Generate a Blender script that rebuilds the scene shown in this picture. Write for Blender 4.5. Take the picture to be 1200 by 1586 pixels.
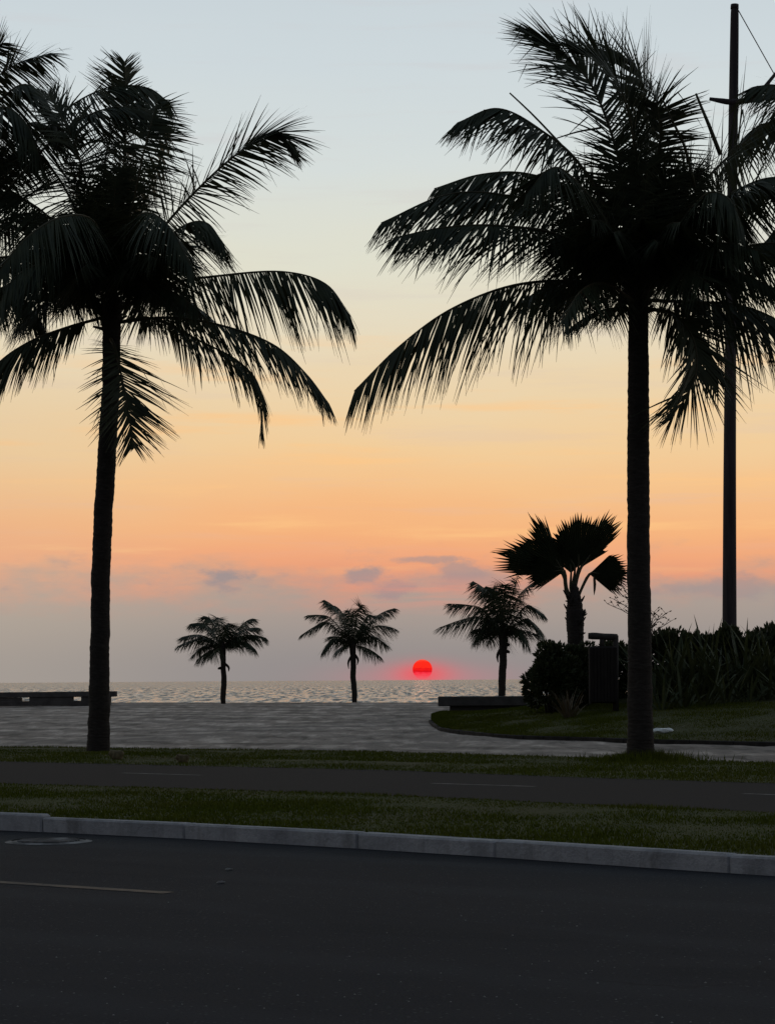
import bpy, math, random
from mathutils import Vector, noise

for o in list(bpy.data.objects):
    bpy.data.objects.remove(o, do_unlink=True)
SC = bpy.context.scene
COL = SC.collection
R = math.radians

# ------------------------------------------------------------------ camera
F, CX, CY = 3300.0, 600.0, 1053.0          # focal length and horizon point, in photo pixels (1200 x 1586)
CAMZ = 1.55
ROLL = R(0.39)
cam_d = bpy.data.cameras.new('camera')
cam = bpy.data.objects.new('camera', cam_d); COL.objects.link(cam)
cam.location = (0, 0, CAMZ)
from mathutils import Matrix
cam.matrix_world = Matrix.Translation((0, 0, CAMZ)) @ Matrix.Rotation(R(90), 4, 'X') @ Matrix.Rotation(-ROLL, 4, 'Z')
cam_d.sensor_fit = 'VERTICAL'; cam_d.sensor_height = 36.0; cam_d.sensor_width = 36.0 * 1200 / 1586
cam_d.lens = F / 1586 * 36.0
cam_d.shift_y = (CY - 793.0) / 1586
cam_d.clip_start = 0.1; cam_d.clip_end = 80000
SC.camera = cam

# ------------------------------------------------------------------ sky
def lin(c):
    return tuple(((v / 255) / 12.92 if v / 255 <= 0.04045 else ((v / 255 + 0.055) / 1.055) ** 2.4) for v in c)
def lin4(c): return lin(c) + (1.0,)

W = bpy.data.worlds.new("World"); SC.world = W
W.use_nodes = True
wt = W.node_tree; wt.nodes.clear()
def wn(t, **k):
    n = wt.nodes.new(t)
    for a, b in k.items(): setattr(n, a, b)
    return n
def wput(s, v):
    if isinstance(v, bpy.types.NodeSocket): wt.links.new(v, s)
    else: s.default_value = v
def M(op, a, b=None, c=None, clamp=False):
    n = wn('ShaderNodeMath', operation=op, use_clamp=clamp)
    wput(n.inputs[0], a)
    if b is not None: wput(n.inputs[1], b)
    if c is not None: wput(n.inputs[2], c)
    return n.outputs[0]
def smooth(x, lo, hi):
    n = wn('ShaderNodeMapRange', interpolation_type='SMOOTHSTEP')
    wput(n.inputs[0], x); wput(n.inputs[1], lo); wput(n.inputs[2], hi); wput(n.inputs[3], 0.0); wput(n.inputs[4], 1.0)
    return n.outputs[0]
def mixc(f, a, b, mode='MIX'):
    n = wn('ShaderNodeMix', data_type='RGBA', blend_type=mode)
    n.clamp_factor = True
    wput(n.inputs[0], f); wput(n.inputs[6], a); wput(n.inputs[7], b)
    return n.outputs[2]
tc = wn('ShaderNodeTexCoord')
sx = wn('ShaderNodeSeparateXYZ'); wt.links.new(tc.outputs['Generated'], sx.inputs[0])
X_, Y_, Z_ = sx.outputs
E = M('MULTIPLY', M('ARCSINE', Z_), 57.2958)                       # elevation, degrees
A = M('MULTIPLY', M('ARCTAN2', X_, Y_), 57.2958)                   # azimuth from +Y, degrees
def wnoise(ka, ke, off, detail=4.0, rough=0.55, scale=1.0):
    cv = wn('ShaderNodeCombineXYZ')
    wput(cv.inputs[0], M('MULTIPLY', A, ka)); wput(cv.inputs[1], M('MULTIPLY', E, ke)); wput(cv.inputs[2], off)
    n = wn('ShaderNodeTexNoise'); n.inputs['Scale'].default_value = scale
    n.inputs['Detail'].default_value = detail; n.inputs['Roughness'].default_value = rough
    wt.links.new(cv.outputs[0], n.inputs['Vector'])
    return n.outputs['Fac']
n_wide = wnoise(0.10, 0.45, 3.7, 3.0)
n_band = wnoise(0.40, 1.2, 11.3, 6.0, 0.6)
n_puff = wnoise(0.8, 1.7, 5.1, 6.0, 0.6)
n_strk = wnoise(0.12, 1.6, 21.0, 5.0, 0.6)
Ew = M('ADD', E, M('MULTIPLY', M('SUBTRACT', n_wide, 0.5), 1.6))
ramp = wn('ShaderNodeValToRGB')
stops = [(0.0, (150, 130, 132)), (1.4, (172, 142, 132)), (2.0, (205, 148, 128)), (2.8, (232, 158, 124)), (3.4, (242, 169, 124)),
         (4.05, (246, 181, 127)), (5.1, (245, 195, 141)), (6.1, (242, 205, 155)), (7.5, (237, 211, 170)), (9.2, (231, 218, 190)),
         (11.2, (224, 223, 206)), (13.7, (214, 221, 219)), (16.1, (206, 216, 220)), (20.0, (197, 208, 215))]
el = ramp.color_ramp.elements
while len(el) > 1: el.remove(el[-1])
el[0].position = 0; el[0].color = lin4(stops[0][1])
for e_, c_ in stops[1:]:
    q = el.new(e_ / 20.0); q.color = lin4(c_)
wput(ramp.inputs[0], M('DIVIDE', Ew, 20.0, clamp=True))
sky = ramp.outputs[0]
sky = mixc(smooth(E, 15.0, 62.0), sky, (0.12, 0.16, 0.21, 1))
# thin lighter and darker streaks of high cloud
sky = mixc(M('MULTIPLY', M('MULTIPLY', smooth(n_strk, 0.52, 0.72), M('MULTIPLY', smooth(E, 2.2, 4.0), smooth(E, 11.0, 6.5))), 0.6), sky, lin4((255, 200, 136)))
sky = mixc(M('MULTIPLY', M('MULTIPLY', smooth(n_strk, 0.48, 0.30), smooth(E, 2.2, 5.0)), 0.16), sky, lin4((205, 190, 190)))
# the grey bank over the sea, with an uneven top
bank_e = M('ADD', E, M('MULTIPLY', M('SUBTRACT', n_band, 0.5), 3.0))
bank = M('MULTIPLY', smooth(bank_e, 3.45, 1.75), 0.93)
bank_c = mixc(smooth(E, 0.2, 2.3), lin4((147, 142, 141)), lin4((168, 157, 148)))
sky = mixc(bank, sky, bank_c)
sky = mixc(M('MULTIPLY', smooth(A, -2.0, -11.0), M('MULTIPLY', smooth(E, 10.0, 6.0), 0.22)), sky, lin4((205, 190, 165)))
# separate small puffs above the bank
def blob(px, py, wx, wy, amt):
    a0 = math.degrees(math.atan((px - CX) / F)); e0 = math.degrees(math.atan((CY - py) / F))
    dx = M('DIVIDE', M('SUBTRACT', A, a0), wx); dy = M('DIVIDE', M('SUBTRACT', E, e0), wy)
    d = M('SQRT', M('ADD', M('MULTIPLY', dx, dx), M('MULTIPLY', dy, dy)))
    d = M('ADD', d, M('MULTIPLY', M('SUBTRACT', n_puff, 0.5), 3.4))
    return M('MULTIPLY', smooth(d, 1.25, 0.35), amt)
for b in ((354, 894, 0.8, 0.30, 0.95), (572, 894, 0.55, 0.30, 0.9), (604, 911, 0.75, 0.30, 0.95), (668, 867, 1.1, 0.10, 0.6),
          (715, 884, 0.7, 0.30, 0.65), (750, 902, 1.2, 0.26, 0.6), (1110, 918, 1.9, 0.34, 0.6)):
    sky = mixc(blob(*b), sky, lin4((160, 146, 145)))
scat = M('MULTIPLY', M('MULTIPLY', smooth(n_puff, 0.56, 0.70), smooth(E, 3.9, 2.9)), smooth(E, 1.6, 2.3))
sky = mixc(M('MULTIPLY', scat, 0.35), sky, lin4((168, 150, 146)))
# glow low round the sun
SUN_A, SUN_E = math.degrees(math.atan((654 - CX) / F)), math.degrees(math.atan((1052.3 - 1036.5) / F))
def gauss(wa, we, e0):
    dx = M('DIVIDE', M('SUBTRACT', A, SUN_A), wa); dy = M('DIVIDE', M('SUBTRACT', E, e0), we)
    return M('EXPONENT', M('MULTIPLY', M('ADD', M('MULTIPLY', dx, dx), M('MULTIPLY', dy, dy)), -1.0))
sky = mixc(M('MULTIPLY', M('MULTIPLY', gauss(2.6, 0.42, 2.35), smooth(n_strk, 0.36, 0.58)), 0.55), sky, lin4((240, 148, 122)))
sky = mixc(M('MULTIPLY', gauss(2.1, 0.36, 0.05), 0.55), sky, lin4((204, 128, 134)))
sky = mixc(M('MULTIPLY', gauss(0.72, 0.30, 0.15), 0.8), sky, lin4((246, 84, 92)))
# away from the sun the dusk sky is dimmer and bluer
away = smooth(M('DIVIDE', Y_, M('SQRT', M('ADD', M('MULTIPLY', X_, X_), M('ADD', M('MULTIPLY', Y_, Y_), 0.05)))), 0.80, -0.7)
sky = mixc(M('MULTIPLY', away, 0.95), sky, mixc(smooth(E, 0.0, 60.0), (0.14, 0.15, 0.18, 1), (0.12, 0.155, 0.21, 1)))
bg1 = wn('ShaderNodeBackground'); wput(bg1.inputs[0], sky); bg1.inputs[1].default_value = 1.0
st = wn('ShaderNodeTexSky'); st.sky_type = 'NISHITA'; st.sun_disc = False
st.sun_elevation = R(1.4); st.sun_rotation = R(SUN_A)
bg2 = wn('ShaderNodeBackground'); wput(bg2.inputs[0], st.outputs[0]); bg2.inputs[1].default_value = 0.0
add = wn('ShaderNodeAddShader'); out = wn('ShaderNodeOutputWorld')
wt.links.new(bg1.outputs[0], add.inputs[0]); wt.links.new(bg2.outputs[0], add.inputs[1]); wt.links.new(add.outputs[0], out.inputs[0])

sl = bpy.data.lights.new('sunlight', 'SUN'); sl.energy = 0.0005; sl.angle = R(0.53); sl.color = (1.0, 0.38, 0.22)
so = bpy.data.objects.new('sunlight', sl); COL.objects.link(so)
_d = Vector((math.sin(R(SUN_A)) * math.cos(R(1.4)), math.cos(R(SUN_A)) * math.cos(R(1.4)), math.sin(R(1.4))))
so.rotation_euler = _d.to_track_quat('Z', 'Y').to_euler()

vs = SC.view_settings
vs.view_transform = 'Standard'; vs.look = 'None'; vs.exposure = 0.0; vs.gamma = 1.0; vs.use_curve_mapping = False
SC.cycles.max_bounces = 6; SC.cycles.diffuse_bounces = 3; SC.cycles.glossy_bounces = 3; SC.cycles.transmission_bounces = 3
SC.cycles.use_denoising = True

# ------------------------------------------------------------------ helpers
cr, sr = math.cos(ROLL), math.sin(ROLL)
def ray(px, py):
    a, b = (px - CX) / F, (CY - py) / F
    # camera x = (cos, -sin), camera y = (sin, cos) in world (X, Z)
    return Vector((a * cr + b * sr, 1.0, -a * sr + b * cr))
def at(px, py, Y):
    d = ray(px, py); return Vector((d.x * Y, Y, CAMZ + d.z * Y))
def G(px, py, z):
    d = ray(px, py); t = (z - CAMZ) / d.z
    return Vector((d.x * t, t, z))
def tag(o, label=None, cat=None, group=None, kind=None):
    if label: o['label'] = label
    if cat: o['category'] = cat
    if group: o['group'] = group
    if kind: o['kind'] = kind
    return o
def empty(name, loc):
    o = bpy.data.objects.new(name, None); COL.objects.link(o); o.location = loc
    o.empty_display_size = 0.2
    return o
class MB:
    def __init__(s): s.v = []; s.f = []; s.sm = []
    def quad_strip(s, rows, smooth=False):
        b = len(s.v); k = len(rows[0])
        for r in rows: s.v.extend(r)
        for i in range(len(rows) - 1):
            for j in range(k - 1):
                s.f.append((b + i * k + j, b + i * k + j + 1, b + (i + 1) * k + j + 1, b + (i + 1) * k + j)); s.sm.append(smooth)
    def tube(s, pts, radii, n=8, cap=True, smooth=True, jit=None):
        b = len(s.v); N = len(pts)
        prev = None
        for i, p in enumerate(pts):
            t = (pts[min(i + 1, N - 1)] - pts[max(i - 1, 0)]).normalized()
            if prev is None:
                ref = Vector((1, 0, 0)) if abs(t.x) < 0.8 else Vector((0, 1, 0))
                a = t.cross(ref).normalized()
            else:
                a = (prev - t * prev.dot(t)).normalized()
            prev = a; c = t.cross(a)
            r = radii[i] if hasattr(radii, '__len__') else radii
            for k in range(n):
                th = 2 * math.pi * k / n
                rr = r * (1 + (jit(i, k) if jit else 0))
                s.v.append(p + (a * math.cos(th) + c * math.sin(th)) * rr)
        for i in range(N - 1):
            for k in range(n):
                s.f.append((b + i * n + k, b + i * n + (k + 1) % n, b + (i + 1) * n + (k + 1) % n, b + (i + 1) * n + k)); s.sm.append(smooth)
        if cap:
            s.f.append(tuple(b + k for k in range(n))[::-1]); s.sm.append(False)
            s.f.append(tuple(b + (N - 1) * n + k for k in range(n))); s.sm.append(False)
    def poly(s, pts):
        b = len(s.v); s.v.extend(pts); s.f.append(tuple(range(b, b + len(pts)))); s.sm.append(False)
    def box(s, c, hx, hy, hz, ax=Vector((1, 0, 0)), ay=Vector((0, 1, 0)), az=Vector((0, 0, 1)), bev=0.0, jit=0.0, rng=None):
        # bevelled box: three rings
        b = len(s.v)
        J = lambda: (rng.uniform(-jit, jit) if rng else 0)
        def ring(ox, oy, z):
            bx = min(bev, ox * 0.5) ; by = min(bev, oy * 0.5)
            pts = [(-ox + bx, -oy), (ox - bx, -oy), (ox, -oy + by), (ox, oy - by), (ox - bx, oy), (-ox + bx, oy), (-ox, oy - by), (-ox, -oy + by)]
            return [c + ax * (x + J()) + ay * (y + J()) + az * (z + J()) for x, y in pts]
        rings = [ring(hx - bev, hy - bev, -hz), ring(hx, hy, -hz + bev), ring(hx, hy, hz - bev), ring(hx - bev, hy - bev, hz)]
        for r in rings: s.v.extend(r)
        for i in range(3):
            for k in range(8):
                s.f.append((b + i * 8 + k, b + i * 8 + (k + 1) % 8, b + (i + 1) * 8 + (k + 1) % 8, b + (i + 1) * 8 + k)); s.sm.append(False)
        s.f.append(tuple(b + k for k in range(8))[::-1]); s.sm.append(False)
        s.f.append(tuple(b + 24 + k for k in range(8))); s.sm.append(False)
    def build(s, name, mat, parent=None, origin=None):
        o_ = origin or Vector((0, 0, 0))
        if parent is not None:
            o_ = world_loc(parent)
        me = bpy.data.meshes.new(name)
        me.from_pydata([tuple(p - o_) for p in s.v], [], s.f)
        me.polygons.foreach_set('use_smooth', s.sm)
        me.materials.append(mat); me.update()
        o = bpy.data.objects.new(name, me); COL.objects.link(o)
        if parent is not None: o.parent = parent
        else: o.location = o_
        return o
def world_loc(o):
    p = Vector(o.location)
    while o.parent is not None:
        o = o.parent; p = p + Vector(o.location)
    return p
def spline(ctrl, n):
    P = [ctrl[0] * 2 - ctrl[1]] + list(ctrl) + [ctrl[-1] * 2 - ctrl[-2]]
    segs = len(ctrl) - 1; outp = []
    for i in range(n):
        t = i / (n - 1) * segs; k = min(int(t), segs - 1); f = t - k
        a, b, c, d = P[k], P[k + 1], P[k + 2], P[k + 3]
        outp.append(0.5 * ((2 * b) + (c - a) * f + (2 * a - 5 * b + 4 * c - d) * f * f + (3 * b - a - 3 * c + d) * f ** 3))
    return outp

# ------------------------------------------------------------------ materials
class Mat:
    def __init__(s, name, rough=0.8, spec=0.3):
        s.m = bpy.data.materials.new(name); s.m.use_nodes = True
        s.t = s.m.node_tree; s.b = s.t.nodes['Principled BSDF']
        s.b.inputs['Roughness'].default_value = rough
        s.b.inputs['Specular IOR Level'].default_value = spec
    def n(s, t, **k):
        x = s.t.nodes.new(t)
        for a, b in k.items(): setattr(x, a, b)
        return x
    def put(s, sock, v):
        if isinstance(v, bpy.types.NodeSocket): s.t.links.new(v, sock)
        else: sock.default_value = v
    def obj(s):
        return s.n('ShaderNodeTexCoord').outputs['Object']
    def pos(s):
        return s.n('ShaderNodeNewGeometry').outputs['Position']
    def mapv(s, v, scale=(1, 1, 1), rot=(0, 0, 0)):
        q = s.n('ShaderNodeMapping'); s.put(q.inputs['Vector'], v)
        q.inputs['Scale'].default_value = scale; q.inputs['Rotation'].default_value = rot
        return q.outputs[0]
    def noise(s, v, scale, detail=4, rough=0.55, dist=0.0):
        q = s.n('ShaderNodeTexNoise'); s.put(q.inputs['Vector'], v)
        q.inputs['Scale'].default_value = scale; q.inputs['Detail'].default_value = detail
        q.inputs['Roughness'].default_value = rough; q.inputs['Distortion'].default_value = dist
        return q.outputs['Fac']
    def ramp(s, f, stops):
        q = s.n('ShaderNodeValToRGB'); e = q.color_ramp.elements
        while len(e) > 1: e.remove(e[-1])
        def c4(c): return tuple(c) + (1.0,) if hasattr(c, '__len__') else (c, c, c, 1.0)
        e[0].position = stops[0][0]; e[0].color = c4(stops[0][1])
        for p, c in stops[1:]:
            k = e.new(p); k.color = c4(c)
        s.put(q.inputs[0], f); return q.outputs[0]
    def mix(s, f, a, b, mode='MIX'):
        q = s.n('ShaderNodeMix', data_type='RGBA', blend_type=mode)
        def c4(c): return c if isinstance(c, bpy.types.NodeSocket) else tuple(c) + (1.0,)
        s.put(q.inputs[0], f); s.put(q.inputs[6], c4(a)); s.put(q.inputs[7], c4(b)); return q.outputs[2]
    def math(s, op, a, b=None):
        q = s.n('ShaderNodeMath', operation=op); s.put(q.inputs[0], a)
        if b is not None: s.put(q.inputs[1], b)
        return q.outputs[0]
    def color(s, v): s.put(s.b.inputs['Base Color'], v if isinstance(v, bpy.types.NodeSocket) else tuple(v) + (1.0,))
    def bump(s, h, strength=0.5, dist=0.02):
        q = s.n('ShaderNodeBump'); q.inputs['Strength'].default_value = strength; q.inputs['Distance'].default_value = dist
        s.put(q.inputs['Height'], h); s.t.links.new(q.outputs[0], s.b.inputs['Normal'])

def leaf_mat(name, c1, c2, trans=0.25, scale=3.0):
    m = Mat(name, 0.55, 0.25)
    col = m.ramp(m.noise(m.pos(), scale, 3), [(0.3, c1), (0.7, c2)])
    m.color(col)
    tr = m.n('ShaderNodeBsdfTranslucent'); m.put(tr.inputs['Color'], m.mix(0.5, col, (0.06, 0.05, 0.015)))
    mx = m.n('ShaderNodeMixShader'); mx.inputs[0].default_value = trans
    outn = m.t.nodes['Material Output']
    m.t.links.new(m.b.outputs[0], mx.inputs[1]); m.t.links.new(tr.outputs[0], mx.inputs[2]); m.t.links.new(mx.outputs[0], outn.inputs[0])
    return m.m
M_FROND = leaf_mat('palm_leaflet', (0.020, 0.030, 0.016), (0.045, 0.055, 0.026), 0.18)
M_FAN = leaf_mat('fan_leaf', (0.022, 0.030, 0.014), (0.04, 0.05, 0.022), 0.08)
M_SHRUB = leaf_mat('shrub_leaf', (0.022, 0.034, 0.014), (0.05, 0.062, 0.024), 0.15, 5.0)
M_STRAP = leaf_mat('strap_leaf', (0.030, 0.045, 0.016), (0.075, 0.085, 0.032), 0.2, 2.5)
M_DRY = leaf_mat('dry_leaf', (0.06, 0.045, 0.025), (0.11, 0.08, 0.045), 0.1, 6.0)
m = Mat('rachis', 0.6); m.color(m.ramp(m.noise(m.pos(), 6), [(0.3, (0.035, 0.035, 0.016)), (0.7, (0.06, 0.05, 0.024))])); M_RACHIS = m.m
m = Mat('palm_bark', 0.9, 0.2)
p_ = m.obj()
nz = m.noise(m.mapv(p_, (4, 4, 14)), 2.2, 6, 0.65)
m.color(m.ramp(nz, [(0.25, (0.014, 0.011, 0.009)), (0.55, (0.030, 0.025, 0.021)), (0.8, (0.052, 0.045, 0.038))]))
m.bump(nz, 0.7, 0.03); M_BARK = m.m

TH_ = math.atan2(0.69, 1.0)
m = Mat('asphalt', 0.9, 0.08)
p_ = m.pos()
fine = m.noise(p_, 55, 3, 0.7); mid = m.noise(p_, 1.3, 5, 0.6); big = m.noise(m.mapv(p_, (0.25, 0.8, 1), (0, 0, R(34.5))), 0.5, 4)
spk = m.n('ShaderNodeTexVoronoi'); m.put(spk.inputs['Vector'], p_); spk.inputs['Scale'].default_value = 34
c = m.ramp(fine, [(0.25, (0.0085, 0.0098, 0.0125)), (0.75, (0.027, 0.030, 0.037))])
c = m.mix(m.math('MULTIPLY', m.ramp(mid, [(0.4, 0.0), (0.7, 1.0)]), 0.35), c, (0.020, 0.021, 0.025))
c = m.mix(m.math('MULTIPLY', m.ramp(big, [(0.45, 0.0), (0.65, 1.0)]), 0.4), c, (0.036, 0.036, 0.038))
sepc = m.n('ShaderNodeSeparateColor'); m.put(sepc.inputs[0], spk.outputs['Color'])
chip = m.math('MULTIPLY', m.ramp(spk.outputs['Distance'], [(0.25, 1.0), (0.4, 0.0)]), m.ramp(sepc.outputs[0], [(0.90, 0.0), (0.93, 1.0)]))
c = m.mix(m.math('MULTIPLY', chip, 0.22), c, (0.2, 0.2, 0.2))
vc = m.n('ShaderNodeTexVoronoi', feature='DISTANCE_TO_EDGE'); m.put(vc.inputs['Vector'], m.mix(0.12, p_, m.noise(p_, 2.0, 4)) if False else p_); vc.inputs['Scale'].default_value = 0.35
rr = m.mapv(p_, (1, 1, 1), (0, 0, TH_)); sr_ = m.n('ShaderNodeSeparateXYZ'); m.put(sr_.inputs[0], rr)
lane = m.math('SINE', m.math('ADD', m.math('MULTIPLY', sr_.outputs[1], 3.4), m.math('MULTIPLY', m.noise(rr, 0.3, 3), 1.5)))
c = m.mix(m.math('MULTIPLY', m.ramp(lane, [(0.45, 0.0), (1.0, 1.0)]), 0.3), c, (0.034, 0.037, 0.043))
wp = m.n('ShaderNodeVectorMath', operation='ADD'); m.put(wp.inputs[0], p_)
nzv = m.n('ShaderNodeTexNoise'); m.put(nzv.inputs['Vector'], p_); nzv.inputs['Scale'].default_value = 1.1; nzv.inputs['Detail'].default_value = 5
m.put(wp.inputs[1], nzv.outputs['Color']); m.put(vc.inputs['Vector'], wp.outputs[0])
crk = m.math('MULTIPLY', m.ramp(vc.outputs['Distance'], [(0.0, 1.0), (0.006, 0.0)]), m.ramp(m.noise(p_, 0.25, 2), [(0.5, 0.0), (0.6, 1.0)]))
c = m.mix(m.math('MULTIPLY', crk, 0.7), c, (0.008, 0.008, 0.008))
patch = m.ramp(m.noise(m.mapv(rr, (0.16, 0.5, 1)), 1.0, 2, 0.4), [(0.56, 0.0), (0.58, 1.0)])
c = m.mix(m.math('MULTIPLY', patch, 0.45), c, (0.013, 0.0145, 0.018))
m.color(c); m.bump(m.math('ADD', fine, m.math('MULTIPLY', mid, 0.6)), 0.7, 0.014); M_ROAD = m.m

m = Mat('cycle_asphalt', 0.95, 0.06)
p_ = m.pos(); fine = m.noise(p_, 40, 3, 0.7); mid = m.noise(p_, 0.9, 5, 0.6)
c = m.ramp(fine, [(0.3, (0.019, 0.0165, 0.0155)), (0.7, (0.038, 0.0335, 0.032))])
c = m.mix(m.math('MULTIPLY', m.ramp(mid, [(0.4, 0.0), (0.7, 1.0)]), 0.5), c, (0.027, 0.025, 0.025))
m.color(c); m.bump(fine, 0.5, 0.01); M_PATH = m.m

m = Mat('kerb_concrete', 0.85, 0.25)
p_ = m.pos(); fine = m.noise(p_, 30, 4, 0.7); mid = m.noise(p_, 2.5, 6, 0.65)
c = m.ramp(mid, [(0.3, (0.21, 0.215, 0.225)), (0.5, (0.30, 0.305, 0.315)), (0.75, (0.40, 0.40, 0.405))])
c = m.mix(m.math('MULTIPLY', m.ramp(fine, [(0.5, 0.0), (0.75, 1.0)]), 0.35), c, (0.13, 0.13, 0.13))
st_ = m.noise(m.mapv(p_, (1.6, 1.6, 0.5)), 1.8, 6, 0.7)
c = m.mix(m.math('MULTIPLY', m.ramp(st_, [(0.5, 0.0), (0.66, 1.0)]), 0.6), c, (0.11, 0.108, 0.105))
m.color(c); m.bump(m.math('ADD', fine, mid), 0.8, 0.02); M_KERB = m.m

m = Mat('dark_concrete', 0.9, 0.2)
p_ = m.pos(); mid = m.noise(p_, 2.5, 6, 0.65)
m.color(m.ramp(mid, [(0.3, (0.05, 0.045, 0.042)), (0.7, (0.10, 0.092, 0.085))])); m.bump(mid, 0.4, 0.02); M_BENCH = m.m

m = Mat('edging', 0.95, 0.1); m.color(m.ramp(m.noise(m.pos(), 4, 5), [(0.3, (0.016, 0.015, 0.014)), (0.7, (0.036, 0.033, 0.03))])); M_EDGE = m.m

m = Mat('soil_grass', 0.95, 0.1)
p_ = m.pos(); mid = m.noise(p_, 2.0, 6, 0.65); big = m.noise(p_, 0.35, 4)
c = m.ramp(mid, [(0.3, (0.034, 0.040, 0.015)), (0.7, (0.065, 0.070, 0.024))])
c = m.mix(m.math('MULTIPLY', m.ramp(big, [(0.45, 0.0), (0.7, 1.0)]), 0.6), c, (0.055, 0.048, 0.022))
m.color(c); m.bump(mid, 0.8, 0.05); M_LAWN = m.m

def blade_mat(name, a, b, dry):
    m = Mat(name, 0.9, 0.0)
    p_ = m.pos(); big = m.noise(p_, 0.5, 4); fine = m.noise(p_, 9, 2)
    c = m.ramp(fine, [(0.3, a), (0.7, b)])
    c = m.mix(m.math('MULTIPLY', m.ramp(big, [(0.45, 0.0), (0.72, 1.0)]), 0.35), c, dry)
    m.color(c); return m.m
M_BLADE = blade_mat('grass_blade', (0.052, 0.066, 0.008), (0.10, 0.115, 0.016), (0.125, 0.105, 0.028))

m = Mat('promenade_paving', 0.95, 0.1)
p_ = m.mapv(m.pos(), (1, 1, 1), (0, 0, R(34.5)))
stn = m.n('ShaderNodeTexVoronoi'); m.put(stn.inputs['Vector'], p_); stn.inputs['Scale'].default_value = 11
sc_ = m.n('ShaderNodeSeparateColor'); m.put(sc_.inputs[0], stn.outputs['Color'])
wave = m.n('ShaderNodeTexWave', wave_type='BANDS', bands_direction='Y', wave_profile='SIN'); m.put(wave.inputs['Vector'], p_)
wave.inputs['Scale'].default_value = 0.11; wave.inputs['Distortion'].default_value = 9.0; wave.inputs['Detail'].default_value = 3.0; wave.inputs['Detail Scale'].default_value = 1.6
nA = m.noise(m.mapv(m.pos(), (1.9, 0.55, 1)), 1.0, 6, 0.68, 0.4)
nB = m.noise(m.mapv(p_, (0.25, 0.12, 1)), 1.0, 3, 0.5)
pat = m.math('ADD', m.math('MULTIPLY', nA, 0.86), m.math('MULTIPLY', wave.outputs['Fac'], 0.14))
c = m.ramp(pat, [(0.36, (0.105, 0.087, 0.073)), (0.45, (0.225, 0.190, 0.162)), (0.54, (0.295, 0.250, 0.214)), (0.64, (0.54, 0.465, 0.40))])
c = m.mix(0.16, c, m.ramp(sc_.outputs[0], [(0.0, (0.10, 0.09, 0.08)), (1.0, (0.36, 0.325, 0.29))]))
c = m.mix(m.math('MULTIPLY', m.ramp(nB, [(0.4, 0.0), (0.65, 1.0)]), 0.35), c, (0.13, 0.12, 0.112))
m.color(c)
blot = pat
m.bump(blot, 0.5, 0.05); M_PROM = m.m

m = Mat('sand', 0.95, 0.1); p_ = m.pos(); mid = m.noise(p_, 0.8, 6)
m.color(m.ramp(mid, [(0.3, (0.20, 0.175, 0.15)), (0.7, (0.30, 0.27, 0.23))])); M_SAND = m.m
m = Mat('land', 0.95, 0.1); p_ = m.pos(); mid = m.noise(p_, 0.2, 6)
m.color(m.ramp(mid, [(0.3, (0.035, 0.036, 0.02)), (0.7, (0.07, 0.065, 0.04))])); M_LAND = m.m

m = Mat('sea_water', 0.4, 0.5)
p_ = m.pos()
chop = m.noise(m.mapv(p_, (0.22, 0.10, 1), (0, 0, R(8))), 1.0, 6, 0.62)
foam = m.noise(m.mapv(p_, (0.16, 0.045, 1), (0, 0, R(5))), 1.0, 7, 0.68)
c = m.mix(m.ramp(foam, [(0.56, 0.0), (0.66, 1.0)]), (0.07, 0.085, 0.088), (0.55, 0.56, 0.56))
m.color(c); spkl = m.noise(m.mapv(p_, (0.45, 0.03, 1), (0, 0, R(4))), 1.0, 5, 0.6)
m.put(m.b.inputs['Roughness'], m.ramp(spkl, [(0.40, 0.55), (0.5, 0.27), (0.6, 0.12)]))
m.b.inputs['IOR'].default_value = 1.33
m.bump(chop, 1.0, 1.4); M_SEA = m.m

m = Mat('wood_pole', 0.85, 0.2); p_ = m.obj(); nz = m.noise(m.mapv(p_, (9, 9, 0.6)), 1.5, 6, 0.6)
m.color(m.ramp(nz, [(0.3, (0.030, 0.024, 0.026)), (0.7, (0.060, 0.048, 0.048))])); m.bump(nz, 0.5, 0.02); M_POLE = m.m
m = Mat('wire', 0.5); m.color((0.03, 0.03, 0.03)); M_WIRE = m.m
m = Mat('white_paint', 0.8, 0.2); nz = m.noise(m.pos(), 9, 5, 0.7); nz2 = m.noise(m.pos(), 1.3, 3)
m.color(m.mix(m.ramp(m.math('ADD', m.math('MULTIPLY', nz, 0.6), m.math('MULTIPLY', nz2, 0.4)), [(0.42, 0.0), (0.62, 1.0)]), (0.07, 0.07, 0.072), (0.26, 0.25, 0.235))); M_PAINT = m.m
m = Mat('yellow_paint', 0.8, 0.2); nz = m.noise(m.pos(), 9, 5, 0.7); nz2 = m.noise(m.pos(), 0.9, 3)
m.color(m.mix(m.ramp(m.math('ADD', m.math('MULTIPLY', nz, 0.5), m.math('MULTIPLY', nz2, 0.5)), [(0.40, 0.0), (0.58, 1.0)]), (0.045, 0.04, 0.036), (0.17, 0.118, 0.08))); M_YEL = m.m
m = Mat('white_plastic', 0.45, 0.4); m.color((0.74, 0.78, 0.76)); M_BAG = m.m
m = Mat('worn_iron', 0.7, 0.3); nz = m.noise(m.pos(), 3.2, 4); m.color(m.ramp(nz, [(0.45, (0.03, 0.03, 0.033)), (0.62, (0.20, 0.20, 0.20))])); M_IRON = m.m
m = Mat('husk', 0.9); m.color(m.ramp(m.noise(m.obj(), 14, 4), [(0.3, (0.07, 0.055, 0.03)), (0.7, (0.15, 0.12, 0.06))])); M_HUSK = m.m
m = Mat('stone_chip', 0.9, 0.1); m.color((0.19, 0.19, 0.185)); M_CHIP = m.m
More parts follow.
